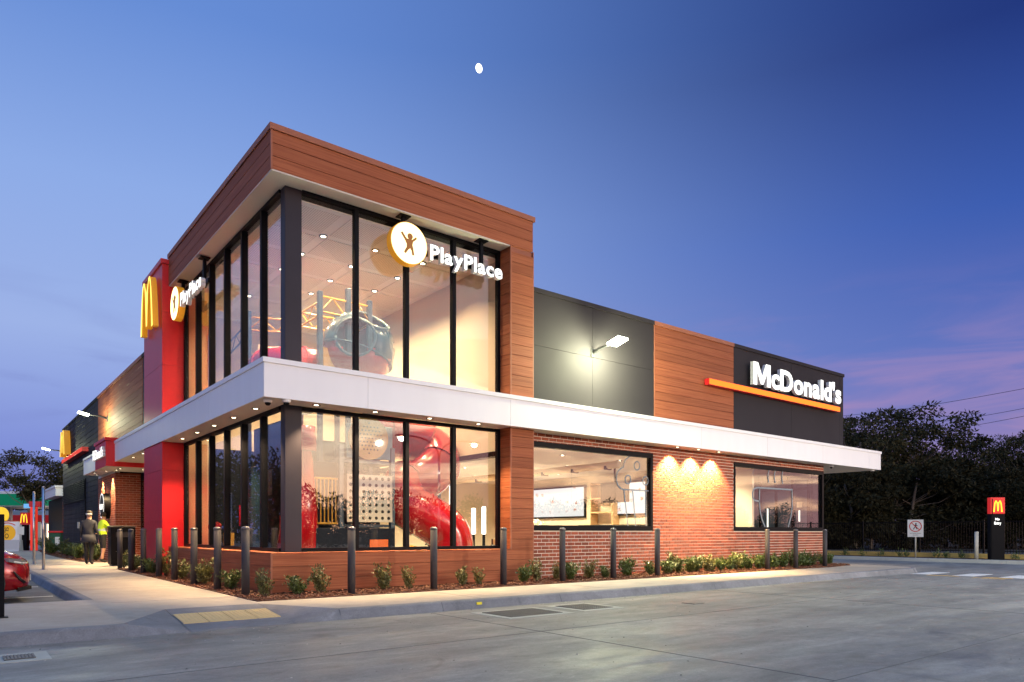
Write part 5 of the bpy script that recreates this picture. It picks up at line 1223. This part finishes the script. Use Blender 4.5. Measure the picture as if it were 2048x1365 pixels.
bx('column', M_FRAME, t, -.10, .14, -.27, .27, 0, 1.88, b=.01); bx('head', mat('totem_red', (.55, .008, .01), .4, emit=(1, .03, .01), estr=.35), t, -.105, .145, -.275, .275, 1.885, 2.55, b=.01); bx('side_channel', M_FRAME, t, -.118, -.106, .20, .23, 0, 2.5)
Ft = fr((-.106, .0, 0), (0, -1, 0), (0, 0, 1), (-1, 0, 0)); poly_sign('arches', [(a - .17, b + 1.96) for a, b in arches(.34, .46)], Ft, 0, .02, [emis('totem_arch', (1.0, .50, .03), 3.0)], t)
letters(t, 'No', .10, .16, Ft @ Matrix.Translation((-.10, 1.62, .01)), .01, [M_SIGNW], .03, .03); letters(t, 'Entry', .12, .26, Ft @ Matrix.Translation((-.14, 1.45, .01)), .01, [M_SIGNW], .03, .03)
letters(mk, 'NO', .42, .75, Matrix.Translation((17.62, -4.95, -.1485)) @ Matrix(((0, 1, 0, 0), (-1, 0, 0, 0), (0, 0, 1, 0), (0, 0, 0, 1))), .002, [M_PAINTY], .0, .12, name='painted_letter')
# overhead wires
M_WIRE = mat('wire_black', (.012, .012, .015), .6)
for i, (pa, pb) in enumerate((((1600, 839), (2110, 766)), ((1760, 851), (2110, 805)), ((1760, 869), (2110, 820)))):
    a = at_depth(pa[0], 95); b = at_depth(pb[0], 62); za = 1.1 + (HY - pa[1]) / FPX * 95; zb = 1.1 + (HY - pb[1]) / FPX * 62
    q = MB(); n = 14; q.tube([(a[0] + (b[0] - a[0]) * k / n, a[1] + (b[1] - a[1]) * k / n, za + (zb - za) * k / n - 0.5 * math.sin(math.pi * k / n)) for k in range(n + 1)], .022, 5)
    tag(q.build('power_line', M_WIRE), ('highest', 'middle', 'lowest')[i] + ' thin power line crossing the sky above the gum trees', 'wire', 'power lines')
# moon
d = ray(958, 137); d = d / np.linalg.norm(d); c = Vector(CAM) + Vector(d) * 1500; q = MB(); q.sm = True; q.ellipsoid((0, 0, 0), (5.7, 5.7, 7.8), 24, 16)
mo = q.build('moon', emis('moonlight', (1.0, .98, .92), 3.0, 'NONE')); mo.location = c; mo.rotation_euler = (0, R(-12), -math.atan2(FW[0], FW[1])); tag(mo, 'bright gibbous moon high in the blue sky', 'moon')

# ------------------------------------------------------------------ street lamp across the drive, seen mirrored in the lower glass
t = empty('street_lamp', (16.1, -19.0, -.15), 0, 'curved double-arm street lamp mirrored in the lower front glass', 'lamp'); M_GALV = mat('galvanised', (.30, .31, .32), .45, metal=.7)
q = MB(); q.sm = True; q.tube([(0, 0, 0), (0, 0, 5.3)], [.09, .06], 10); q.build('pole', M_GALV, t)
for sgn in (-1, 1):
    q = MB(); q.sm = True; q.tube([(0, 0, 5.0)] + [(sgn * 1.6 * (1 - math.cos(a)), 0, 5.3 + 1.0 * math.sin(a)) for a in np.linspace(0, math.pi / 2, 7)] + [(sgn * 2.0, 0, 6.28)], .045, 8); ar = q.build('arm', M_GALV, t)
    bx('lamp_head', M_LAMPB, t, *(sorted((sgn * 2.0, sgn * 2.6))), -.14, .14, 6.22, 6.32, b=.02); bx('lens', M_FLOOD, t, *(sorted((sgn * 2.05, sgn * 2.55))), -.11, .11, 6.20, 6.218)
    l = spot((sgn * 2.3, 0, 6.15), (16.1 + sgn * 2.3, -19, 0), 6500, 150, .6, (1.0, .93, .78), .12, t); l.rotation_euler = (R(24), 0, 0)

# ------------------------------------------------------------------ far left: petrol station, enclosure, signs
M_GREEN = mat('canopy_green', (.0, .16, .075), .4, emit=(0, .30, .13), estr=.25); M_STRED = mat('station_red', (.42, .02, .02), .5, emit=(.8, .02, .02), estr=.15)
M_SHOP = emis('shop_window_glow', (1.0, .78, .50), 2.2); M_GREYW = mat('grey_white_wall', (.50, .50, .52), .6)
p0 = at_depth(-140, 80); c80 = at_depth(20, 80)
t = empty('petrol_station', (c80[0], c80[1], -.15), math.atan2(RT[1], RT[0]), 'petrol station with green canopy fascia and lit shop far left', 'building')
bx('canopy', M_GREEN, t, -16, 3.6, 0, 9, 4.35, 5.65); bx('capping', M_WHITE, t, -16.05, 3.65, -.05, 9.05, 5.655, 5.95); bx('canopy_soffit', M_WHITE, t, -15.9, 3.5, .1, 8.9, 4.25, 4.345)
for x in (-10, -3, 2.6): bx('column', M_GREYW, t, x - .2, x + .2, 4, 4.4, 0, 4.25)
sh = bx('shop', M_GREYW, t, -10, 9, 14, 20, 0, 4.2); bx('shop_band', M_STRED, t, -10, 9, 13.9, 13.998, 2.6, 3.6)
for x in (-8, -5, -2, 1, 4, 6.6): bx('shop_window', M_SHOP, sh, x, x + 2.2, 13.93, 13.996, .4, 2.4)
# timber-slatted enclosure with a white canopy past the end of the side wall
x0 = ony(111, 1000, 38)[0]; zt = ony(111, 971, 38)[2]; zb = ony(111, 992, 38)[2]; y1 = onx(88, 990, x0)[1]
t = empty('slatted_enclosure', (x0, 38, 0), 0, 'slatted timber enclosure with white canopy past the end of the side wall', 'building')
bx('canopy', M_WHITE, t, 0, 5, 0, min(y1 - 38, 12), zb, zt - .12, b=.01); bx('capping', M_WHITE, t, -.05, 5.05, -.05, min(y1 - 38, 12) + .05, zt - .118, zt)
bx('back_panel', M_FRAME, t, .45, 4.5, .5, 9, 0, zb - .01)
for k in range(17): bd('slat', M_WOOD, t, .42, 4.5, .45, .495, .15 + k * .17, .27 + k * .17)
def far_thing(px, dp): x, y = at_depth(px, dp); return (x, y, -.15)
FACE = math.atan2(RT[1], RT[0])   # sign faces turned to the street
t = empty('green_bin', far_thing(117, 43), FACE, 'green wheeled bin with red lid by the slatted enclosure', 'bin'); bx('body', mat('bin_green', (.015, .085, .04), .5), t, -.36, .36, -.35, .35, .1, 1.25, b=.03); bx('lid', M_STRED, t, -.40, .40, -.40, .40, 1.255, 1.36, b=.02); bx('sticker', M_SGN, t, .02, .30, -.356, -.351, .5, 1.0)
q = MB(); q.lathe([(.12, -.04), (.12, .04)], (-.25, .3, .12), 12, 'x'); q.build('wheel', M_SBLK, t); q = MB(); q.lathe([(.12, -.04), (.12, .04)], (.25, .3, .12), 12, 'x'); q.build('wheel', M_SBLK, t)
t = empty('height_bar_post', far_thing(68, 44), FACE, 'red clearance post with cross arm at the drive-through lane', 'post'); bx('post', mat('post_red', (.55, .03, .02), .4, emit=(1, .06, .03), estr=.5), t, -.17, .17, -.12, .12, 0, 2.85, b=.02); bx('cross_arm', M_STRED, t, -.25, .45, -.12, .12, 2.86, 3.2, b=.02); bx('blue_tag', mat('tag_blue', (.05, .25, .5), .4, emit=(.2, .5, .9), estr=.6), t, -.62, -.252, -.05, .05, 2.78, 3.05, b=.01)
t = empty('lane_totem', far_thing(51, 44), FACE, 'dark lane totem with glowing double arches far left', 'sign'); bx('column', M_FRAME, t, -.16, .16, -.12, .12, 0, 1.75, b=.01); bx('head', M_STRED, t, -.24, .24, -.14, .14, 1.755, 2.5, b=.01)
Ft = fr((0, -.141, 0), (1, 0, 0), (0, 0, 1), (0, -1, 0)); poly_sign('arches', [(a - .22, b + 1.86) for a, b in arches(.44, .56)], Ft, 0, .02, [emis('lane_arch', (1.0, .50, .03), 1.8)], t)
t = empty('no_walking_sign', far_thing(41, 42), FACE - R(90), 'white no-walking sign near the concrete barrier far left', 'sign'); t.location.z = 1.22; no_walk_sign(t, .40); q = MB(); q.lathe([(.05, -1.37), (.05, -.2)], (.03, 0, 0), 10); q.build('post', M_GREYW, t)
t = empty('concrete_barrier', far_thing(12, 42), FACE, 'white concrete barrier under the yellow disc panel', 'barrier'); q = MB(); q.prism([(-.30, 0), (.30, 0), (.18, .25), (.12, .82), (-.12, .82), (-.18, .25)], -1.6, .9); q.v = [(p[2], p[0], p[1]) for p in q.v]; q.build('block', M_GREYW, t); bx('lifting_slot', M_SBLK, t, -.6, -.2, -.31, -.29, .05, .12); bx('lifting_slot', M_SBLK, t, .2, .6, -.31, -.29, .05, .12)
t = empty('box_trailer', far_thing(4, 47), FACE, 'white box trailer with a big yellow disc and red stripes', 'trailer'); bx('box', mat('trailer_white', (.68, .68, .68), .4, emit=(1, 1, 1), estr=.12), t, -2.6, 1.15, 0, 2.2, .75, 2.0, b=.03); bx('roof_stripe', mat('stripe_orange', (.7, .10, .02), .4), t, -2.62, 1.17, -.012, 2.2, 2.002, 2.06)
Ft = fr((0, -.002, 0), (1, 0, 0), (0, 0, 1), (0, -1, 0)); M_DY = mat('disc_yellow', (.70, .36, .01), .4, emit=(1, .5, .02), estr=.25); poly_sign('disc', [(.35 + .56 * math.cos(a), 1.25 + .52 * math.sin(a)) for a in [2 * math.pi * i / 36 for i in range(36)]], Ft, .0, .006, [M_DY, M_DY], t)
poly_sign('arc_stripe', stroke([(.35 + .85 * math.cos(a), 1.2 + .7 * math.sin(a)) for a in np.linspace(.9, 2.2, 12)], .06), Ft, .0, .006, [M_STRED, M_STRED], t)
letters(t, 'SLO', .26, .75, Ft @ Matrix.Translation((.20, 1.62, .008)) @ Matrix.Rotation(R(-90), 4, 'Z'), .004, [M_SBLK], .01, .06)
for x in (-1.6, .5):
    q = MB(); q.lathe([(.36, -.12), (.36, .12)], (x, .25, .36), 18, 'y'); q.build('wheel', M_SBLK, t)
bx('chassis', M_SBLK, t, -2.4, 1.0, .1, 2.1, .5, .745)
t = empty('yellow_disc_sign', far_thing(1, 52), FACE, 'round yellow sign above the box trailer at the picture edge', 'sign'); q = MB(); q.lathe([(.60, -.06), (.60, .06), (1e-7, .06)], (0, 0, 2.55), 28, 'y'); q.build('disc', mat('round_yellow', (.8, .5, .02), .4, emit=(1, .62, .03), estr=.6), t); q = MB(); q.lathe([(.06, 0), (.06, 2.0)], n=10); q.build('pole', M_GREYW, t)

# ------------------------------------------------------------------ red car
M_CAR = mat('car_red', (.30, .004, .010), .22, metal=.25, coat=1.0); M_TYRE = mat('tyre', (.012, .012, .012), .8); M_CGL = mat('car_glass', (.01, .012, .015), .05); M_TRIM = mat('car_black_trim', (.010, .010, .011), .45); M_CHR = mat('chrome', (.7, .7, .7), .12, metal=1.0)
t = empty('parked_car', (-3.29, 3.72, -.146), 0, 'red car parked nose-in at the left picture edge', 'car')
ST = [(0.0, .50, .34, .60, .70, .40), (-.05, .66, .27, .63, .76, .54), (-.16, .80, .23, .68, .84, .64), (-.38, .885, .21, .74, .92, .70), (-.8, .925, .21, .82, .985, .74), (-1.35, .935, .21, .93, 1.05, .78), (-2.05, .935, .21, .97, 1.50, .63), (-2.7, .935, .21, .99, 1.63, .60), (-3.5, .935, .21, 1.0, 1.60, .59), (-4.15, .92, .22, 1.0, 1.40, .60), (-4.5, .87, .28, .96, 1.08, .66), (-4.6, .78, .38, .82, .95, .60)]
def prof(s_):
    x, w, zl, zb, zt, wt = s_; h = [(w * .86, zl), (w * .97, zl + .06), (w, zl + (zb - zl) * .45), (w * .985, zb - .06), (w * .95, zb), (wt + .02, zt - .07), (wt * .85, zt - .015), (wt * .45, zt), (0, zt + .005)]
    return [(x, -a, b) for a, b in h] + [(x, a, b) for a, b in h[-2::-1]]
q = MB(); q.sm = True; PR = [prof(s_) for s_ in ST]; k = len(PR[0]); vv = [p for r_ in PR for p in r_]; body = []; gls = []
for i in range(len(ST) - 1):
    for j in range(k - 1):
        f = (i * k + j, i * k + j + 1, (i + 1) * k + j + 1, (i + 1) * k + j)
        (gls if ((5 <= i <= 8 and j in (4, k - 6)) or (i in (5, 9) and 5 <= j <= k - 7)) else body).append(f)
body += [tuple(range(k))[::-1], tuple(range((len(ST) - 1) * k, len(ST) * k))]
q.add(vv, body); q.mi = 1; q.add(vv, gls); cb = q.build('body', [M_CAR, M_CGL], t)
bm = bmesh.new(); bm.from_mesh(cb.data); bmesh.ops.recalc_face_normals(bm, faces=bm.faces); bm.to_mesh(cb.data); bm.free()
for sx in (-.78, -3.62):
    for sy in (-1, 1):
        q = MB(); q.lathe([(.40, -.03), (.40, .02), (.30, .022)], (sx, sy * .925, .36), 24, 'y'); q.build('wheel_arch', M_TRIM, t)
        q = MB(); q.sm = True; q.lathe([(.24, -.11), (.33, -.12), (.36, -.08), (.36, .08), (.33, .12), (.24, .11)], (sx, sy * .86, .36), 28, 'y'); wh = q.build('wheel', M_TYRE, t); q = MB(); q.lathe([(.235, -.02), (.235, .02), (1e-7, .03)], (sx, sy * .965, .36), 10, 'y'); q.build('rim', M_STEEL, wh)
q = MB(); q.add([(.01, -.36, .40), (.012, .36, .40), (-.02, .40, .70), (-.02, -.40, .70), (-.15, -.36, .40), (-.15, .36, .40), (-.15, .40, .70), (-.15, -.40, .70)], [(0, 1, 2, 3), (0, 3, 7, 4), (1, 5, 6, 2), (3, 2, 6, 7), (0, 4, 5, 1)]); q.build('grille', M_TRIM, t)
for sy in (-1, 1):
    q = MB(); pts = [(-.055, .47, .66), (-.135, .70, .67), (-.34, .865, .73), (-.36, .86, .80), (-.16, .72, .775), (-.065, .50, .745)]
    o_ = [(p[0] + .022, sy * (p[1] + .012), p[2]) for p in pts]; i_ = [(p[0] - .06, sy * p[1] * .9, p[2]) for p in pts]; n = 6
    q.add(o_ + i_, [tuple(range(n)), tuple(range(n, 2 * n))[::-1]] + [(i, (i + 1) % n, n + (i + 1) % n, n + i) for i in range(n)]); hl = q.build('headlight', mat('headlight_lens', (.35, .36, .38), .08, metal=.6), t)
    q = MB(); q.tube([(-.05, sy * .55, .70), (-.12, sy * .70, .705), (-.25, sy * .82, .73)], .014, 6); q.build('light_blade', M_SGN, hl)
    q = MB(); q.tube([(-.10, sy * .70, .36), (-.16, sy * .80, .42), (-.26, sy * .87, .56)], [.035, .03, .012], 6); q.build('fog_recess', M_TRIM, t)
q = MB(); q.add([(.03, -.52, .22), (.03, .52, .22), (-.2, .86, .20), (-.2, -.86, .20), (.03, -.52, .28), (.03, .52, .28), (-.2, .86, .27), (-.2, -.86, .27)], [(3, 2, 1, 0), (4, 5, 6, 7), (0, 1, 5, 4), (1, 2, 6, 5), (3, 0, 4, 7)]); q.build('front_lip', M_TRIM, t)
bx('number_plate', M_SGN, t, .03, .042, -.19, .19, .36, .47); bx('plate_holder', M_TRIM, t, .012, .029, -.21, .21, .34, .49)
for sy in (-1, 1): q = MB(); q.ellipsoid((-1.55, sy * 1.02, 1.0), (.09, .11, .07)); q.sm = True; q.build('mirror', M_CAR, t)

# ------------------------------------------------------------------ people
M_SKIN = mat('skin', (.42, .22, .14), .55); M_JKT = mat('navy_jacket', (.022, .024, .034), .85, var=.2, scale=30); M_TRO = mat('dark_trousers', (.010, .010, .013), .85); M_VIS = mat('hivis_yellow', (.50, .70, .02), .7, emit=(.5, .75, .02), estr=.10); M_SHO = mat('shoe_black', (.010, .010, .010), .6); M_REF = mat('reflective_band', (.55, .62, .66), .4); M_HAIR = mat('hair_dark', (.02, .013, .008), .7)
def person(name, loc, rz, J, lb, zone_mats, seg_zone, scale=1.0):
    # J: joint -> (x, y, z, radius); body grown as one skin over these joints
    bones = [('pelvis', 'waist'), ('waist', 'chest'), ('chest', 'neck'), ('neck', 'jaw'), ('jaw', 'crown')]
    for s_ in 'lr': bones += [('pelvis', 'hip' + s_), ('hip' + s_, 'knee' + s_), ('knee' + s_, 'ankle' + s_), ('ankle' + s_, 'toe' + s_), ('chest', 'shoulder' + s_), ('shoulder' + s_, 'elbow' + s_), ('elbow' + s_, 'wrist' + s_), ('wrist' + s_, 'palm' + s_)]
    names = list(J); idx = {n: i for i, n in enumerate(names)}
    me = bpy.data.meshes.new('body'); me.from_pydata([J[n][:3] for n in names], [(idx[a], idx[b]) for a, b in bones], [])
    o = bpy.data.objects.new('body', me); COL.objects.link(o); o.modifiers.new('Skin', 'SKIN'); sv = me.skin_vertices[0].data
    for n in names: r_ = J[n][3]; sv[idx[n]].radius = (r_, r_) if not isinstance(r_, tuple) else r_
    for n in names: sv[idx[n]].use_root = n == 'pelvis'
    sub = o.modifiers.new('Sub', 'SUBSURF'); sub.levels = 2; sub.render_levels = 2
    bm2 = bpy.data.meshes.new_from_object(o.evaluated_get(bpy.context.evaluated_depsgraph_get())); bpy.data.objects.remove(o)
    bm = bmesh.new(); bm.from_mesh(bm2)
    # five fingers on each hand, rooted in the palm
    for s_ in 'lr':
        w = Vector(J['wrist' + s_][:3]); p = Vector(J['palm' + s_][:3]); d = (p - w).normalized(); side = d.cross(Vector((0, 0, 1)));  side = side.normalized() if side.length > .1 else Vector((1, 0, 0)); cu = side.cross(d)
        for k, (off, ln) in enumerate(((-.028, .065), (-.010, .078), (.009, .074), (.027, .058), (.040, .05))):
            q = MB(); b = p + side * off * (1 if s_ == 'l' else -1) - d * (.0 if k < 4 else .035); dd = d if k < 4 else (d * .6 + side * (.8 if s_ == 'l' else -.8)).normalized()
            q.tube([b - dd * .02, b + dd * ln * .45, b + dd * ln * .75 - cu * .012, b + dd * ln - cu * .03], [.0095, .009, .008, .005], 6)
            V = [bm.verts.new(v_) for v_ in q.v]
            for f in q.f: bm.faces.new([V[i] for i in f])
    segs = [(Vector(J[a][:3]), Vector(J[b][:3]), (a, b)) for a, b in bones]; zi = {z: i for i, z in enumerate(zone_mats)}
    for f in bm.faces:
        c = f.calc_center_median(); best = None
        for a, b, nm in segs:
            ab = b - a; u = max(0, min(1, (c - a).dot(ab) / ab.length_squared)); ds = (c - a - ab * u).length - (J[nm[0]][3] * (1 - u) + J[nm[1]][3] * u)
            if best is None or ds < best[0]: best = (ds, nm, u)
        f.material_index = zi[seg_zone(best[1], best[2], c)]; f.smooth = True
    bm2.materials.clear()
    for z in zone_mats: bm2.materials.append(zone_mats[z])
    bm.to_mesh(bm2); bm.free()
    bm2.name = 'body'
    root = empty(name, loc, rz, lb, 'person'); root.scale = (scale,) * 3; link('body', bm2, root); return root
def walker(stride, arms):
    J = {'pelvis': (0, 0, .95, .145), 'waist': (0, 0, 1.10, .135), 'chest': (0, .02, 1.34, .155), 'neck': (0, .03, 1.50, .058), 'jaw': (0, .05, 1.585, .078), 'crown': (0, .045, 1.71, .082)}
    for s_, x, st in (('l', -1, stride), ('r', 1, -stride)):
        J['hip' + s_] = (x * .09, 0, .88, .105); J['knee' + s_] = (x * .095, st * .5 + .03, .49, .066); J['ankle' + s_] = (x * .10, st - .02, .085, .046); J['toe' + s_] = (x * .115, st + .14, .04, .040)
        sh, el, wr, pa = arms[s_]; J['shoulder' + s_] = (x * .185, .02, 1.40, .072); J['elbow' + s_] = (*el, .050); J['wrist' + s_] = (*wr, .034); J['palm' + s_] = (*pa, .040)
    return J
armd = {'l': (0, (-.225, -.05, 1.13), (-.235, .06, .90), (-.235, .09, .83)), 'r': (0, (.225, .0, 1.13), (.22, .20, 1.02), (.18, .28, 1.03))}
def z1(nm, u, c):
    if nm[0].startswith('ankle') : return 'shoe'
    if c.z < .12: return 'shoe'
    if nm[0][:4] in ('hip', 'knee') or nm[0][:3] == 'hip' or nm[0].startswith('knee'): return 'coat' if c.z > .80 else 'trousers'
    if nm[0].startswith('wrist') or nm[0] in ('jaw',) or (nm == ('neck', 'jaw')): return 'skin'
    return 'coat'
P1 = person('person', (-.72, 15.75, 0), R(-25), walker(.10, armd), 'person in a dark jacket, trousers and cap walking on the path', {'coat': M_JKT, 'trousers': M_TRO, 'skin': M_SKIN, 'shoe': M_SHO}, z1, 1.04)
q = MB(); q.sm = True; q.lathe([(.098, 1.665), (.10, 1.71), (.085, 1.77), (.045, 1.80), (1e-7, 1.805)], (0, .045, 0), 16); q.add([(-.08, .12, 1.685), (.08, .12, 1.685), (.055, .22, 1.675), (-.055, .22, 1.675), (-.08, .12, 1.695), (.08, .12, 1.695), (.055, .22, 1.683), (-.055, .22, 1.683)], [(3, 2, 1, 0), (4, 5, 6, 7), (0, 1, 5, 4), (1, 2, 6, 5), (2, 3, 7, 6), (3, 0, 4, 7)]); q.build('cap', M_HAIR, P1)
q = MB(); q.sm = True; q.lathe([(.165, 1.0), (.185, .86), (.205, .74), (.20, .735), (.175, .86), (.155, 1.0)], (0, 0, 0), 18); q.v = [(p[0] * 1.15, p[1], p[2]) for p in q.v]; q.build('jacket_hem', M_JKT, P1)
q = MB(); q.sm = True; q.lathe([(.079, 1.64), (.093, 1.645), (.097, 1.68), (.097, 1.70)], (0, .035, 0), 16); q.build('cap_band', M_SGN, P1)
arm2 = {'l': (0, (-.27, .02, 1.14), (-.16, .24, 1.12), (-.12, .30, 1.12)), 'r': (0, (.27, .16, 1.18), (.26, .42, 1.20), (.25, .50, 1.21))}
def z2(nm, u, c):
    if nm[0].startswith('ankle') or c.z < .16: return 'shoe'
    if nm[0].startswith('hip') or nm[0].startswith('knee'): return 'shorts' if c.z > .52 else 'skin'
    if nm[0].startswith('pelvis') and c.z < 1.0: return 'shorts'
    if nm[0].startswith('wrist') or nm[0].startswith('elbow') or nm[0] == 'jaw' or nm == ('neck', 'jaw'): return 'skin'
    if nm[0].startswith('shoulder') and u > .55: return 'sleeve'
    if 1.14 < c.z < 1.20: return 'band'
    return 'vest'
P2 = person('person', (-.12, 17.05, 0), R(-75), walker(.06, arm2), 'person in a bright yellow vest and dark shorts holding a yellow cup', {'vest': M_VIS, 'shorts': M_TRO, 'skin': M_SKIN, 'shoe': M_SHO, 'sleeve': M_JKT, 'band': M_REF}, z2, 1.04)
q = MB(); q.sm = True; q.lathe([(.088, 1.63), (.093, 1.70), (.080, 1.765), (.04, 1.795), (1e-7, 1.80)], (0, .03, 0), 16); q.build('hair', M_HAIR, P2)
a = R(-75); hv = Vector((.25, .57, 1.21)) * 1.04; hw = Vector((math.cos(a) * hv.x - math.sin(a) * hv.y - .12, math.sin(a) * hv.x + math.cos(a) * hv.y + 17.05, hv.z))
t = empty('drink_cup', (hw.x, hw.y, hw.z - .07), 0, 'yellow cup held out by the person in the yellow vest', 'cup'); q = MB(); q.sm = True; q.lathe([(.032, 0), (.042, .12)], n=14); q.build('cup', mat('cup_yellow', (.75, .42, .02), .4), t); q = MB(); q.lathe([(.045, .121), (.045, .13), (1e-7, .132)], n=14); q.build('lid', M_SGN, t)
def diner(loc, rz, lb, shirt):
    J = walker(0, armd); J['kneel'] = (-.1, .42, .50, .07); J['kneer'] = (.1, .42, .50, .07); J['anklel'] = (-.1, .40, .09, .046); J['ankler'] = (.1, .40, .09, .046); J['toel'] = (-.1, .54, .05, .04); J['toer'] = (.1, .54, .05, .04)
    for s_, x in (('l', -1), ('r', 1)):
        J['hip' + s_] = (x * .09, .06, .50, .105)
    dz = -.42
    for n in ('pelvis', 'waist', 'chest', 'neck', 'jaw', 'crown', 'shoulderl', 'shoulderr', 'elbowl', 'elbowr', 'wristl', 'wristr', 'palml', 'palmr'): x_, y_, z_, r_ = J[n]; J[n] = (x_, y_, z_ + dz, r_)
    def z3(nm, u, c):
        if nm[0].startswith('ankle'): return 'shoe'
        if nm[0].startswith('hip') or nm[0].startswith('knee'): return 'trousers'
        if nm[0].startswith('wrist') or nm[0] == 'jaw' or nm == ('neck', 'jaw'): return 'skin'
        return 'shirt'
    P = person('person', loc, rz, J, lb, {'shirt': shirt, 'trousers': M_TRO, 'skin': M_SKIN, 'shoe': M_SHO}, z3)
    q = MB(); q.sm = True; q.lathe([(.09, 1.21), (.094, 1.28), (.08, 1.345), (.04, 1.375), (1e-7, 1.38)], (0, .025, 0), 14); q.build('hair', M_HAIR, P)
    s_ = empty('dining_chair', loc, rz, 'seat under the ' + lb.replace('seated ', '').replace('person', 'diner'), 'chair', 'chairs in the dining hall'); bx('seat', M_OAK, s_, -.22, .22, -.2, .25, .36, .40, b=.01); bx('leg', M_FRAME, s_, -.03, .03, 0, .06, 0, .36)
diner((6.55, 3.75, .03), R(150), 'seated person in a blue top seen through the last lower pane', mat('blue_top', (.06, .14, .28), .8)); diner((7.75, 3.3, .03), R(100), 'seated person in a dark top beside the timber column, behind glass', mat('dark_top', (.03, .025, .02), .8)); diner((9.0, 4.0, .03), R(200), 'seated person behind the planter in the left brick-wall window', mat('brown_top', (.12, .07, .04), .8))
